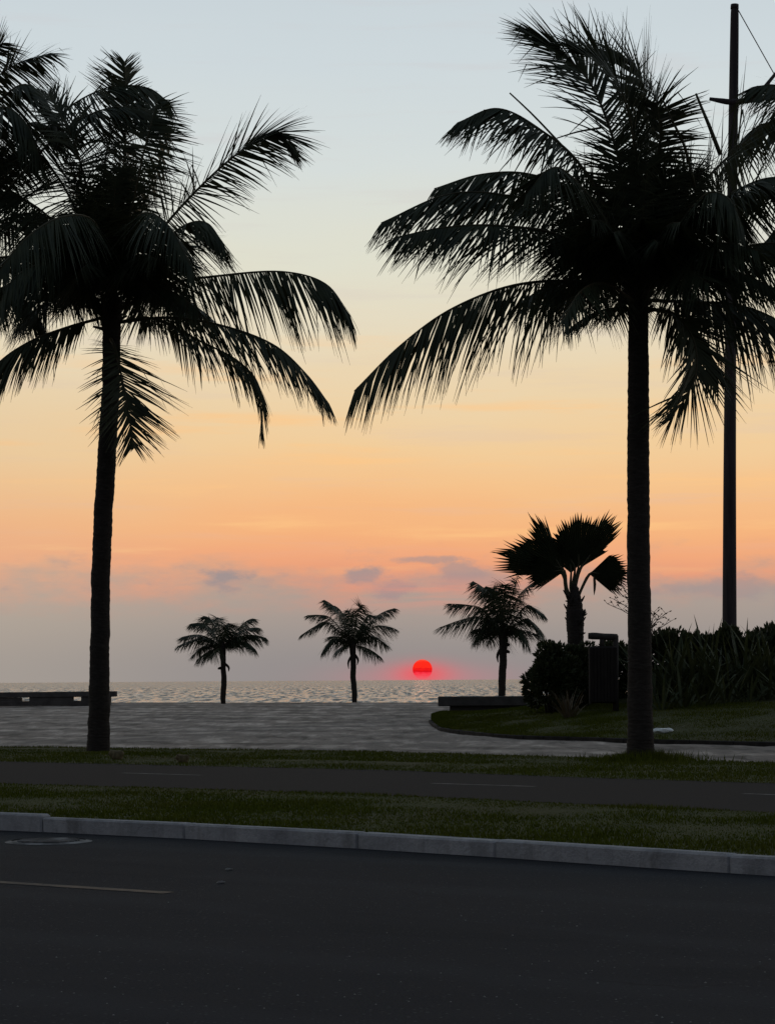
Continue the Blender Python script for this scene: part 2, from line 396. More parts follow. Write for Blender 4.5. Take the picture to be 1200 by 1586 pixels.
m = Mat('dark_timber', 0.85, 0.15); p_ = m.obj(); nz = m.noise(m.mapv(p_, (8, 8, 0.8)), 2, 5)
m.color(m.ramp(nz, [(0.3, (0.012, 0.010, 0.009)), (0.7, (0.026, 0.022, 0.019))])); M_TIMBER = m.m
m = Mat('pale_timber', 0.85, 0.15); p_ = m.obj(); nz = m.noise(m.mapv(p_, (8, 8, 0.8)), 2, 5)
m.color(m.ramp(nz, [(0.3, (0.028, 0.024, 0.021)), (0.7, (0.06, 0.052, 0.045))])); M_POST = m.m
m = Mat('sun_disc', 1.0, 0.0)
p_ = m.n('ShaderNodeTexCoord').outputs['Generated']; sg = m.n('ShaderNodeSeparateXYZ'); m.put(sg.inputs[0], p_)
h_ = m.math('ADD', sg.outputs[2], m.math('MULTIPLY', m.math('SUBTRACT', m.noise(m.mapv(p_, (2, 2, 9)), 1.6, 4), 0.5), 0.34))
c = m.ramp(h_, [(0.0, lin((238, 96, 104))), (0.14, lin((246, 80, 92))), (0.30, lin((250, 50, 66))), (0.40, lin((214, 14, 26))), (0.47, lin((250, 30, 26))), (0.52, lin((232, 20, 24))), (0.58, lin((255, 42, 28))), (0.86, lin((255, 44, 28))), (1.0, lin((255, 84, 60)))])
m.color((0, 0, 0)); m.put(m.b.inputs['Emission Color'], c); m.b.inputs['Emission Strength'].default_value = 1.0; M_SUN = m.m

# ------------------------------------------------------------------ ground layout (all strips run parallel to the road)
TH = math.atan2(0.69, 1.0)                                   # road direction (1, -0.69)
UD = Vector((math.cos(TH), -math.sin(TH), 0)); VD = Vector((math.sin(TH), math.cos(TH), 0))
def uv(p): return p.dot(UD), p.dot(VD)
def P(u, v, z): return UD * u + VD * v + Vector((0, 0, z))
KH = 0.145
def edge(samples, z):
    pts = sorted(uv(G(x, y, z)) for x, y in samples)
    def f(u):
        if u <= pts[0][0]: return pts[0][1]
        if u >= pts[-1][0]: return pts[-1][1]
        for (a, va), (b, vb) in zip(pts, pts[1:]):
            if a <= u <= b:
                t = (u - a) / (b - a); return va + (vb - va) * t
    f.pts = pts
    return f
e_kerb = edge([(0, 1286), (200, 1294), (400, 1305.5), (600, 1317), (800, 1330), (1000, 1344), (1200, 1357)], 0.0)
e_p0 = edge([(0, 1214), (300, 1222), (600, 1232), (900, 1246), (1200, 1259)], KH)
e_p1 = edge([(0, 1179), (300, 1186), (600, 1192.5), (900, 1204), (1200, 1213)], KH)
e_v2 = edge([(0, 1157.5), (300, 1161), (600, 1165), (900, 1174), (1200, 1182)], KH)
ZC = 0.65
e_cr = edge([(0, 1087), (200, 1088), (430, 1088), (680, 1088)], ZC)
US = [-3000, -400, -120, -80, -60] + [i * 0.5 for i in range(-90, 91)] + [60, 90, 150, 400, 3000]
def strip(name, fa, fb, za, zb, mat, nv=6, wob=0.0, us=US, seed=0.0, rel=0.0):
    mb = MB(); rows = []
    for u in us:
        a, b = fa(u), fb(u); row = []
        for j in range(nv + 1):
            t = j / nv; v = a + (b - a) * t
            z = za + (zb - za) * t
            if wob and abs(u) < 100 and 0 < j < nv:
                z += wob * noise.noise(Vector((u * 0.35 + seed, v * 0.6, seed)))
            p = P(u, v, z)
            if rel and abs(u) < 60 and 2 < j < nv:
                p.z += rel * (noise.noise(Vector((p.x * 1.3, p.y * 0.55, 4.0))) + 0.6 * noise.noise(Vector((p.x * 3.1, p.y * 1.3, 8.0))))
            row.append(p)
        rows.append(row)
    mb.quad_strip(rows, smooth=True)
    return tag(mb.build(name, mat), kind='structure')
const = lambda k: (lambda u: k)
def off(f, d): return lambda u: f(u) + d
strip('road', const(-9.0), e_kerb, 0.0, 0.0, M_ROAD, 4)
strip('ground', const(-3000.0), const(-9.0), -0.03, -0.03, M_LAND, 4)
strip('grass_verge', off(e_kerb, 0.17), e_p0, KH - 0.015, KH + 0.0, M_LAWN, 8, 0.03, seed=1.3)
strip('cycle_path', e_p0, e_p1, KH - 0.004, KH - 0.004, M_PATH, 3)
strip('grass_verge', e_p1, e_v2, KH, KH + 0.01, M_LAWN, 6, 0.03, seed=7.1)
def crest_z(u): return ZC
def Gp(px_, py_, lo=20.0, hi=140.0):
    d = ray(px_, py_)
    def diff(t):
        p = Vector((d.x * t, t, 0)); u_, v_ = uv(p); a, b = e_v2(u_), e_cr(u_)
        return CAMZ + d.z * t - (KH - 0.01 + (ZC - KH + 0.01) * max(0, (v_ - a) / (b - a)))
    for _ in range(50):
        mid = (lo + hi) / 2
        if diff(mid) > 0: lo = mid
        else: hi = mid
    p = Vector((d.x * lo, lo, CAMZ + d.z * lo)); return p
strip('promenade', e_v2, e_cr, KH - 0.01, ZC, M_PROM, 150, 0.0, us=[-3000, -400, -120, -80, -60] + [-45 + i * 0.25 for i in range(281)] + [40, 60, 90, 150, 400, 3000], seed=3.0, rel=0.03)
# the beach beyond the crest falls to the sea
mb = MB(); rows = []
for u in US:
    c0 = e_cr(u)
    rows.append([P(u, c0 + d, z + (0.06 * noise.noise(Vector((u * 0.2, d * 0.3, 2.0))) if 0 < d < 30 and abs(u) < 100 else 0)) for d, z in ((0, ZC), (1.5, ZC - 0.06), (5, 0.25), (12, -0.4), (30, -1.6), (70, -2.7), (120, -4.0), (200, -6))])
mb.quad_strip(rows, True); tag(mb.build('beach', M_SAND), kind='structure')

# sea: waves modelled where they are seen, a flat sheet beyond
SEA = -3.0
mb = MB(); rows = []
ys = []; y = 150.0
while y < 1500: ys.append(y); y *= 1.0052
for y in ys:
    row = []
    hw = y * 0.24 + 30
    nx = 260
    for i in range(nx + 1):
        x = -hw + 2 * hw * i / nx
        am = 0.30
        q = Vector((x * 0.055, y * 0.035, 0.0))
        z = am * (noise.noise(q * 1.0) + 0.7 * noise.noise(q * 2.3 + Vector((7, 3, 1))) + 0.5 * noise.noise(q * 5.1 + Vector((2, 9, 4))))
        row.append(Vector((x, y, SEA + z)))
    rows.append(row)
mb.quad_strip(rows, True)
b = len(mb.v)
Lx, Ly = 30000.0, 26000.0
def flat(pts): mb.poly([Vector((x, y, SEA - 0.15 if False else SEA)) for x, y in pts])
yl, yh = ys[0], ys[-1]; hl, hh = yl * 0.24 + 30, yh * 0.24 + 30
flat([(-hh, yh), (hh, yh), (Lx, Ly), (-Lx, Ly)])
flat([(-Lx, -4000), (-hl, yl), (-hh, yh), (-Lx, Ly)])
flat([(hl, yl), (Lx, -4000), (Lx, Ly), (hh, yh)])
flat([(-Lx, -4000), (Lx, -4000), (hl, yl), (-hl, yl)])
tag(mb.build('sea', M_SEA), kind='structure')

# kerb: separate stones along the road edge
kerb = empty('kerb', P(0, e_kerb(0), 0)); tag(kerb, kind='structure')
rng = random.Random(5)
step = uv(G(113, 1263, KH))[0]; u = step - 4 * 9.3; k = 0
while u < 36.0:
    L = (1.9, 2.2, 1.6, 2.4, 1.2)[k % 5]; k += 1; du = L
    a, b_ = P(u, e_kerb(u), 0), P(u + L, e_kerb(u + L), 0)
    ax = (b_ - a).normalized(); ay = Vector((-ax.y, ax.x, 0)); 
    L = (b_ - a).length
    lift = 0.03 if u < step - 0.01 else 0.0                        # the raised stones at the left
    tw = rng.uniform(-0.008, 0.008)
    mb = MB()
    c0 = (a + b_) / 2 + ay * (0.085 + tw - (0.02 if lift else 0)) + Vector((0, 0, KH / 2 - 0.04 + lift / 2 + rng.uniform(-0.006, 0.006)))
    mb.box(c0, L / 2 - 0.0015, 0.083, KH / 2 + 0.04 + lift / 2, ax, ay, bev=0.018, jit=0.004, rng=rng)
    mb.build('kerb_stone', M_KERB, kerb)
    u += du

# ------------------------------------------------------------------ road and path markings
def ground_strip(name, pts, w, z, mat, parent_name):
    mb = MB(); rows = []
    for i, p in enumerate(pts):
        t = (pts[min(i + 1, len(pts) - 1)] - pts[max(i - 1, 0)]).normalized(); s_ = Vector((-t.y, t.x, 0))
        rows.append([Vector((p.x, p.y, z)) - s_ * w / 2, Vector((p.x, p.y, z)) + s_ * w / 2])
    mb.quad_strip(rows); return mb.build(name, mat, bpy.data.objects[parent_name])
a, b_ = G(-60, 1363, 0), G(262, 1383.5, 0)
ground_strip('lane_marking', [a + (b_ - a) * (i / 12) for i in range(13)], 0.13, 0.004, M_YEL, 'road')
for (x0, y0, x1, y1) in ((668, 1213, 828, 1218), (190, 1197, 312, 1200.5), (1150, 1229, 1290, 1234)):
    a, b_ = G(x0, y0, KH + 0.0005), G(x1, y1, KH + 0.0005)
    ground_strip('path_marking', [a + (b_ - a) * (i / 6) for i in range(7)], 0.10, KH + 0.0005, M_PAINT, 'cycle_path')

# manhole cover
c0 = G(76, 1304, 0)
mh = empty('manhole_cover', c0)
tag(mh, 'round iron manhole cover in the road close to the kerb', 'manhole cover')
def disc(c, r0, r1, z0, z1, n=40):
    mb = MB(); ring = []
    rows = [[c + Vector((math.cos(t * 2 * math.pi / n) * r, math.sin(t * 2 * math.pi / n) * r, z)) for t in range(n + 1)] for r, z in ((r0, z0), (r1, z1))]
    mb.quad_strip(rows); return mb
mb = disc(c0, 0.42, 0.36, 0.004, 0.018); mb.build('frame', M_IRON, mh)
mb = disc(c0, 0.35, 0.001, 0.010, 0.014); 
for i in range(-4, 5):
    hw = math.sqrt(max(0.0, 0.30 ** 2 - (i * 0.065) ** 2))
    mb.box(c0 + Vector((0, i * 0.065, 0.016)), hw, 0.014, 0.006, bev=0.002)
mb.build('lid', M_IRON, mh)

# ------------------------------------------------------------------ palms
rngp = random.Random(11)
UP = Vector((0, 0, 1))
def frond(parent, pts, Lmax=1.05, n=78, droop=0.35, roll=0.0, width=0.042, rad=0.034, t0=0.14, rng=rngp, mat=None, tipL=0.34, spread=1.0, fwd=0.8, name='frond'):
    """pts: world control points from crown to tip"""
    C = spline(pts, 40)
    N = len(C)
    Lmax = Lmax * 1.36; n = int(n * 1.25); width = width * 0.9; n = int(n * 1.12)
    hang = droop * 2.1; droop = 0.04 + droop * 0.16
    chord = C[-1] - C[0]; h = Vector((chord.x, chord.y, 0))
    if h.length < 0.25: h = Vector((rng.uniform(-1, 1), rng.uniform(-1, 1), 0))
    S0 = Vector((h.y, -h.x, 0)).normalized()
    rb = MB()
    rb.tube(C, [max(0.006, rad * (1 - 0.85 * i / (N - 1))) for i in range(N)], 6)
    fo = rb.build(name, M_RACHIS, parent)
    lb = MB()
    V, Fc = lb.v, lb.f
    fseed = rng.uniform(0, 90)
    clump = 0.0
    for side in (-1, 1):
        i_l = 0
        while i_l < n:
            f = (i_l + rng.uniform(-0.3, 0.3)) / n
            t = min(0.995, max(t0, t0 + (1 - t0) * f))
            x = t * (N - 1); k = min(int(x), N - 2); p = C[k] + (C[k + 1] - C[k]) * (x - k)
            T = (C[min(k + 2, N - 1)] - C[max(k - 1, 0)]).normalized()
            S = (S0 - T * S0.dot(T)).normalized()
            Nn = S.cross(T).normalized()
            if Nn.z < 0: Nn = -Nn
            rl = roll + 0.25 * math.sin(t * 5 + i_l)
            Sv = (S * math.cos(roll) + Nn * math.sin(roll)) ; Nv = (Nn * math.cos(roll) - S * math.sin(roll))
            prof = min(1.0, 0.45 + 3.0 * (t - t0)) * (1 - (1 - tipL) * max(0, (t - 0.55) / 0.45) ** 1.5)
            L = Lmax * prof * rng.uniform(0.78, 1.12) * (1 + 0.28 * noise.noise(Vector((t * 9.0, side * 3.0, fseed))))
            if rng.random() < 0.04: L *= rng.uniform(0.3, 0.7)
            al = R((34 + 44 * t * t) * fwd) + rng.gauss(0, 0.08) + 0.30 * noise.noise(Vector((t * 13.0, side * 5.0, fseed + 7)))
            d = (Sv * side * math.cos(al) * spread + T * math.sin(al) + Nv * (0.22 + rng.gauss(0, 0.09)) - UP * hang * (rng.uniform(0.8, 1.2) + 0.5 * noise.noise(Vector((t * 10.0, side * 7.0, fseed + 3))))).normalized()
            kink = rng.randint(1, 3) if rng.random() < 0.10 else -1
            w0 = width * rng.uniform(0.75, 1.15) * (0.65 + 0.35 * prof)
            nseg = 4; q = p.copy(); b = len(V)
            dr = droop * rng.uniform(0.7, 1.35)
            for s_ in range(nseg + 1):
                g = s_ / nseg
                Wd = T - d * T.dot(d)
                if Wd.length < 0.25: Wd = Wd + Nv * 0.5 - d * Nv.dot(d) * 0.5
                Wd = Wd.normalized()
                w = w0 * (0.75 if s_ == 0 else (1.0 - 0.9 * max(0, g - 0.3) / 0.7))
                V.append(q + Wd * w * 0.5); V.append(q - Wd * w * 0.5)
                if s_ < nseg:
                    Fc.append((b + 2 * s_, b + 2 * s_ + 1, b + 2 * s_ + 3, b + 2 * s_ + 2)); lb.sm.append(False)
                q = q + d * (L / nseg)
                d = (d + Vector((0, 0, -1)) * dr * (0.45 + 0.9 * g)).normalized()
                if s_ == kink: d = (d + Vector((rng.uniform(-.3, .3), rng.uniform(-.3, .3), -1.3))).normalized()
            i_l += 1
            if rng.random() < 0.025: i_l += rng.randint(1, 3)
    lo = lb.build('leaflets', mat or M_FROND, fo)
    lo['kind'] = 'stuff'
    return fo
def bare_stalk(parent, pts, r=0.022):
    C = spline(pts, 10); mb = MB()
    mb.tube(C, [r * (1 - 0.5 * i / 9) for i in range(10)], 6); return mb.build('bare_stalk', M_RACHIS, parent)
def trunk(parent, pts, widths, ring=0.11, seed=1, n=14, flare=True, name='trunk'):
    """pts bottom to top"""
    rg = random.Random(seed)
    L = sum((pts[i + 1] - pts[i]).length for i in range(len(pts) - 1))
    N = max(12, int(L / ring) * 3)
    C = spline(pts, N); rad = []
    nk = len(widths) - 1
    for i in range(N):
        t = i / (N - 1) * nk; k = min(int(t), nk - 1); w = widths[k] + (widths[k + 1] - widths[k]) * (t - k)
        r = w / 2
        ph = i % 3
        r *= (1.0, 1.018, 0.992)[ph] + rg.uniform(-0.016, 0.016)
        rad.append(r)
    C = [c + Vector((noise.noise(Vector((i * 0.11, seed, 0))), noise.noise(Vector((i * 0.11, seed, 9))), 0)) * 0.018 for i, c in enumerate(C)]
    mb = MB(); mb.tube(C, rad, n, jit=lambda i, k: 0.03 * noise.noise(Vector((k * 0.9, i * 0.35, seed))))
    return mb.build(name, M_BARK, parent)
def px(Y, *pts): return [at(p[0], p[1], Y + (p[2] if len(p) > 2 else 0)) for p in pts]
def filler(parent, c, n, Lr, rng, az_rng, el_rng, Lmax, droop, nl, sag=0.55, width=0.042, roll=0.5, rad=0.03):
    for i in range(n):
        az = az_rng[0] + (az_rng[1] - az_rng[0]) * (i + rng.uniform(0.1, 0.9)) / n
        e = R(rng.uniform(*el_rng)); L = rng.uniform(*Lr)
        d = Vector((math.sin(R(az)) * math.cos(e), math.cos(R(az)) * math.cos(e), math.sin(e)))
        pts = []
        for k in range(5):
            t = k / 4
            pts.append(c + d * L * t + Vector((0, 0, -sag * L * t * t * (0.4 + 0.6 * math.cos(e)))))
        frond(parent, pts, Lmax, nl, droop * rng.uniform(0.7, 1.2), rng.uniform(-roll, roll), width, rad, rng=rng)

# --- tall palm on the right
YR = G(991, 1178, KH).y
base = G(991, 1178, KH)
pr = empty('palm_tree', base)
tag(pr, 'tall coconut palm with the straight bare trunk, on the verge before the spiky hedge', 'palm tree')
s = YR / F
trunk(pr, px(YR, (991.5, 1181), (991, 1130), (990, 1000), (988, 800), (988, 650), (988, 500), (988, 430)), [46 * s, 40 * s, 37 * s, 35 * s, 34 * s, 31 * s, 36 * s], seed=3)
def RF(pts, **k): return frond(pr, px(YR, *pts), **k)
rngp = random.Random(21)
RF([(985, 470), (905, 438, -.2), (800, 441, -.4), (700, 478, -.5), (620, 535, -.5), (548, 606, -.4)], Lmax=1.38, droop=0.8, n=84, roll=0.1)
RF([(985, 445), (885, 335, .3), (780, 302, .4), (690, 302, .4), (590, 345, .3)], Lmax=1.15, droop=0.45, n=84, roll=0.35)
RF([(985, 430), (900, 305, .9), (820, 270, 1.4), (745, 270, 1.7), (672, 292, 1.8)], Lmax=0.95, droop=0.55, roll=0.15)
RF([(985, 445), (880, 370, -.9), (780, 350, -1.5), (690, 352, -1.7), (610, 368, -1.8)], Lmax=0.95, droop=0.5, roll=0.3)
RF([(985, 420), (905, 265, -.4), (835, 200, -.6), (770, 168, -.7), (708, 190, -.7)], Lmax=1.0, droop=0.4, roll=0.45)
RF([(985, 400), (960, 255, .2), (920, 140, .3), (874, 88, .3), (824, 50, .3)], Lmax=1.0, droop=0.2, roll=0.85, n=92, fwd=1.25)
RF([(988, 400), (985, 250, -.5), (965, 150, -.8), (932, 98, -.9), (895, 75, -.9)], Lmax=0.95, droop=0.15, roll=1.1, fwd=1.3)
RF([(990, 400), (1000, 260, .6), (1000, 165, 1.0), (988, 112, 1.2), (962, 84, 1.2)], Lmax=0.95, droop=0.12, roll=1.2, fwd=1.3)
RF([(992, 400), (1012, 280, -.3), (1022, 210, -.5), (1018, 165, -.6), (1005, 135, -.6)], Lmax=0.8, droop=0.2, roll=1.1)
RF([(995, 410), (1040, 320, .2), (1065, 280, .3), (1082, 262, .3)], Lmax=0.75, droop=0.3, roll=0.7)
RF([(1000, 430), (1050, 350, -.9), (1095, 300, -1.5), (1130, 310, -1.9), (1150, 350, -2.0)], Lmax=0.85, droop=0.5, roll=0.2)
RF([(985, 430), (930, 330, -1.0), (880, 270, -1.8), (850, 262, -2.2), (815, 300, -2.4)], Lmax=0.9, droop=0.45, roll=0.3)
RF([(1000, 410), (1075, 300, .5), (1130, 240, .8), (1190, 190, 1), (1245, 165, 1.1)], Lmax=1.15, droop=0.3, roll=0.7)
RF([(1000, 415), (1080, 340, -.5), (1150, 290, -.9), (1210, 275, -1.1), (1275, 300, -1.2)], Lmax=1.1, droop=0.45, roll=0.4)
RF([(1000, 440), (1080, 408, -.2), (1145, 385, -.3), (1205, 377, -.4), (1290, 395, -.4), (1370, 455, -.3)], Lmax=1.2, droop=0.6, roll=0.12)
RF([(1000, 465), (1075, 468, .3), (1140, 472, .5), (1205, 497, .6), (1275, 555, .6)], Lmax=1.15, droop=0.6, roll=0.1)
RF([(995, 480), (1040, 485, -.4), (1074, 530, -.7), (1074, 590, -.8), (1036, 652, -.8)], Lmax=1.0, droop=0.05, roll=0.1, n=66, fwd=0.95)
RF([(997, 475), (1050, 492, .5), (1090, 530, .8), (1112, 590, .9)], Lmax=0.85, droop=0.4, roll=0.3, n=56)
RF([(985, 480), (950, 478, -.2), (915, 487, -.3), (882, 508, -.3)], Lmax=0.42, droop=0.4, n=30, width=0.035)
RF([(985, 470), (940, 440, -1.2), (900, 450, -2.2), (870, 500, -2.8)], Lmax=0.9, droop=0.5, roll=0.2, n=60)
cR = at(988, 440, YR)
filler(pr, cR, 12, (2.3, 3.1), random.Random(31), (120, 240), (16, 62), 0.95, 0.40, 64, 0.5)
filler(pr, cR, 11, (2.3, 3.1), random.Random(32), (-60, 60), (16, 62), 0.95, 0.40, 64, 0.5)
filler(pr, cR, 9, (2.2, 3.0), random.Random(33), (0, 360), (58, 84), 0.95, 0.3, 60, 0.3)
bare_stalk(pr, px(YR, (960, 330), (900, 258), (862, 217), (825, 178), (789, 144)), 0.026)
bare_stalk(pr, px(YR, (930, 198, .3), (895, 204, .3), (862, 214, .2)), 0.02)
bare_stalk(pr, px(YR, (1075, 290, -.6), (1060, 228, -.8), (1042, 190, -.9), (1027, 157, -.9)), 0.032)
bare_stalk(pr, px(YR, (1020, 188, -.8), (1050, 178, -.8), (1086, 169, -.8)), 0.03)
bare_stalk(pr, px(YR, (1115, 240, -.5), (1098, 196, -.6), (1088, 172, -.6), (1077, 145, -.6)), 0.04)
# fibre and dead stubs below the crown
mb = MB(); rg = random.Random(9)
for i in range(26):
    a = rg.uniform(0, 6.28); c0 = at(988, rg.uniform(455, 505), YR); d = Vector((math.cos(a), math.sin(a), rg.uniform(0.2, 1.1))).normalized()
    mb.tube([c0 + d * 0.10, c0 + d * rg.uniform(0.28, 0.42)], [0.045, 0.02], 6)
mb.build('leaf_base', M_BARK, pr)

# --- tall palm on the left
base = G(153, 1164, KH); YL = base.y; s = YL / F
pl = empty('palm_tree', base)
tag(pl, 'tall coconut palm with the slightly curved trunk, on the verge beside the left bench', 'palm tree')
trunk(pl, px(YL, (152.5, 1167), (154, 1110), (155, 1000), (158, 850), (165, 720), (172, 600), (173, 520), (173, 460)), [37 * s, 33 * s, 30 * s, 29 * s, 29 * s, 27 * s, 28 * s, 34 * s], seed=8)
def LF(pts, **k): return frond(pl, px(YL, *pts), **k)
rngp = random.Random(41)
LF([(178, 485), (255, 442, .2), (350, 426, .3), (440, 421, .4), (505, 440, .4), (543, 490, .4)], Lmax=1.28, droop=0.75, roll=0.12, n=84)
LF([(178, 500), (265, 492, -.4), (350, 506, -.6), (425, 535, -.8), (475, 580, -.8), (510, 626, -.8)], Lmax=0.95, droop=0.55, roll=0.05)
LF([(176, 500), (240, 494, .5), (310, 528, .8), (370, 560, .9), (402, 600, .9), (407, 672, .8)], Lmax=0.85, droop=0.6, roll=0.1, n=66)
LF([(180, 450), (255, 350, .3), (325, 275, .4), (385, 225, .5), (425, 205, .5), (448, 222, .5)], Lmax=0.95, droop=0.3, roll=0.7, n=92, fwd=1.25)
LF([(172, 525, -.3), (180, 545, -.9), (192, 600, -1.2), (200, 645, -1.25), (208, 695, -1.2)], Lmax=0.88, droop=0.04, roll=0.0, n=64, fwd=0.72)
LF([(168, 490), (105, 507, -.2), (45, 530, -.3), (-5, 565, -.3), (-45, 620, -.3)], Lmax=0.95, droop=0.6, roll=0.1)
LF([(174, 440), (188, 310, .3), (195, 200, .4), (195, 140, .4), (193, 95, .3)], Lmax=0.78, droop=0.12, roll=1.3)
LF([(170, 440), (140, 310, -.3), (115, 220, -.5), (92, 175, -.6), (75, 145, -.6)], Lmax=0.9, droop=0.2, roll=1.0)
LF([(176, 440), (205, 320, -.6), (222, 240, -.9), (235, 190, -1), (244, 155, -1)], Lmax=0.85, droop=0.28, roll=1.0)
LF([(180, 460), (240, 390, -.8), (285, 350, -1.3), (320, 345, -1.6), (345, 375, -1.8)], Lmax=0.95, droop=0.5, roll=0.3)
LF([(172, 455), (150, 350, -1.6), (100, 335, -2.8), (40, 370, -3.6), (-15, 440, -4)], Lmax=1.15, droop=0.55, roll=0.2)
LF([(172, 455), (200, 360, -1.4), (225, 330, -2.4), (262, 350, -3.1), (300, 420, -3.5)], Lmax=1.0, droop=0.5, roll=0.2)
LF([(168, 450), (100, 360, .4), (40, 310, .6), (-20, 295, .7), (-70, 320, .8)], Lmax=1.1, droop=0.45, roll=0.4)
LF([(168, 470), (90, 440, .4), (20, 440, .6), (-50, 470, .8)], Lmax=1.1, droop=0.55, roll=0.2)
LF([(174, 440), (160, 330, .6), (165, 240, 1.0), (185, 180, 1.2), (215, 160, 1.3)], Lmax=0.95, droop=0.3, roll=0.8)
LF([(174, 440), (215, 340, .5), (240, 270, .8), (255, 230, .9), (262, 205, .9)], Lmax=0.85, droop=0.35, roll=0.8)
LF([(168, 450), (120, 330, .8), (80, 260, 1.3), (40, 230, 1.5), (5, 250, 1.6)], Lmax=1.0, droop=0.4, roll=0.4)
LF([(172, 470), (115, 420, -.8), (60, 410, -1.3), (15, 440, -1.6), (-10, 500, -1.7)], Lmax=0.95, droop=0.5, roll=0.2)
cL = at(172, 460, YL)
filler(pl, cL, 12, (2.4, 3.4), random.Random(51), (120, 240), (15, 65), 1.0, 0.4, 64, 0.5)
filler(pl, cL, 11, (2.4, 3.4), random.Random(52), (-60, 60), (20, 65), 1.0, 0.35, 64, 0.5)
filler(pl, cL, 9, (2.6, 3.6), random.Random(53), (0, 360), (60, 85), 1.0, 0.3, 60, 0.3)
mb = MB()
for i in range(22):
    a = rg.uniform(0, 6.28); c0 = at(173, rg.uniform(480, 515), YL); d = Vector((math.cos(a), math.sin(a), rg.uniform(0.2, 1.1))).normalized()
    mb.tube([c0 + d * 0.08, c0 + d * rg.uniform(0.25, 0.38)], [0.045, 0.02], 6)
mb.build('leaf_base', M_BARK, pl)

# --- a third tall palm whose trunk stands just outside the frame on the left
b0 = G(-105, 1160, KH); YE = b0.y - 1.0; b0 = Vector((ray(-105, 1160).x * YE, YE, KH))
pe = empty('palm_tree', b0); s = YE / F
tag(pe, 'tall coconut palm at the left edge, only its fronds reaching into view', 'palm tree')
trunk(pe, px(YE, (-105, 1163), (-100, 1000), (-92, 700), (-85, 440), (-85, 400)), [38 * s, 31 * s, 29 * s, 29 * s, 32 * s], seed=14)
rngp = random.Random(61)
def EF(pts, **k): return frond(pe, px(YE, *pts), **k)
EF([(-80, 400), (10, 280, -.5), (85, 185, -.8), (160, 138, -1), (225, 135, -1), (262, 158, -1)], Lmax=0.95, droop=0.5, roll=0.15)
EF([(-85, 390), (-55, 240, 0), (-20, 140, 0), (25, 100, 0), (80, 82, 0)], Lmax=0.95, droop=0.3, roll=0.5)
EF([(-85, 390), (-75, 250, .5), (-50, 150, .8), (-15, 85, .9), (5, 66, .9)], Lmax=0.9, droop=0.25, roll=0.9)
EF([(-80, 410), (-10, 350, .6), (50, 330, 1), (100, 350, 1.3), (140, 410, 1.5)], Lmax=1.1, droop=0.5, roll=0.2)
EF([(-80, 415), (-10, 400, -.6), (60, 400, -1), (120, 430, -1.3), (165, 480, -1.5)], Lmax=1.1, droop=0.55, roll=0.1)
EF([(-80, 400), (-30, 290, .4), (15, 220, .6), (50, 190, .7), (85, 200, .7)], Lmax=1.0, droop=0.4, roll=0.4)
EF([(-85, 390), (-30, 210, -.6), (25, 135, -.9), (68, 150, -1.1), (98, 225, -1.2)], Lmax=1.0, droop=0.45, roll=0.3)
EF([(-85, 400), (-50, 260, -1), (-5, 170, -1.6), (40, 190, -2), (70, 270, -2.2)], Lmax=1.0, droop=0.5, roll=0.2)
EF([(-80, 420), (-20, 440, .3), (40, 470, .5), (75, 520, .6)], Lmax=0.9, droop=0.5, roll=0.1)
EF([(-80, 400), (20, 285, -1.1), (95, 205, -1.6), (160, 170, -1.9), (215, 168, -2.0), (250, 185, -2.0)], Lmax=0.75, droop=0.5, roll=0.3, n=90)
cE = at(-85, 405, YE)
filler(pe, cE, 10, (3.2, 4.2), random.Random(71), (180, 360), (10, 60), 1.0, 0.45, 60, 0.5)
filler(pe, cE, 5, (2.8, 3.6), random.Random(72), (20, 160), (45, 75), 1.0, 0.4, 60, 0.4)

# --- a fourth tall palm just outside the frame on the right
YQ = 40.0
zq = 0.3
b0 = Vector((ray(1330, 1150).x * YQ, YQ, zq))
pq = empty('palm_tree', b0); s = YQ / F
tag(pq, 'coconut palm at the right edge, only frond tips showing behind the wooden pole', 'palm tree')
q0 = at(1330, 1160, YQ); q0.z = zq
trunk(pq, [q0] + px(YQ, (1330, 900), (1322, 600), (1318, 330), (1318, 300)), [36 * s, 31 * s, 29 * s, 29 * s, 32 * s], seed=17)
rngp = random.Random(81)
def QF(pts, **k): return frond(pq, px(YQ, *pts), **k)
QF([(1318, 300), (1260, 220, 0), (1205, 190, 0), (1160, 205, 0), (1120, 260, 0)], Lmax=1.0, droop=0.45, roll=0.3)
QF([(1318, 310), (1250, 280, .6), (1200, 275, 1), (1150, 305, 1.1), (1115, 360, 1.2)], Lmax=1.0, droop=0.5, roll=0.2)
QF([(1318, 300), (1275, 200, .5), (1235, 150, .7), (1200, 132, .8), (1165, 135, .8)], Lmax=0.9, droop=0.35, roll=0.5)
QF([(1318, 310), (1260, 320, -.5), (1205, 350, -.8), (1165, 410, -1)], Lmax=0.95, droop=0.5, roll=0.1)
cQ = at(1318, 305, YQ)
filler(pq, cQ, 12, (3.0, 4.0), random.Random(91), (0, 180), (0, 60), 1.0, 0.45, 56, 0.5)

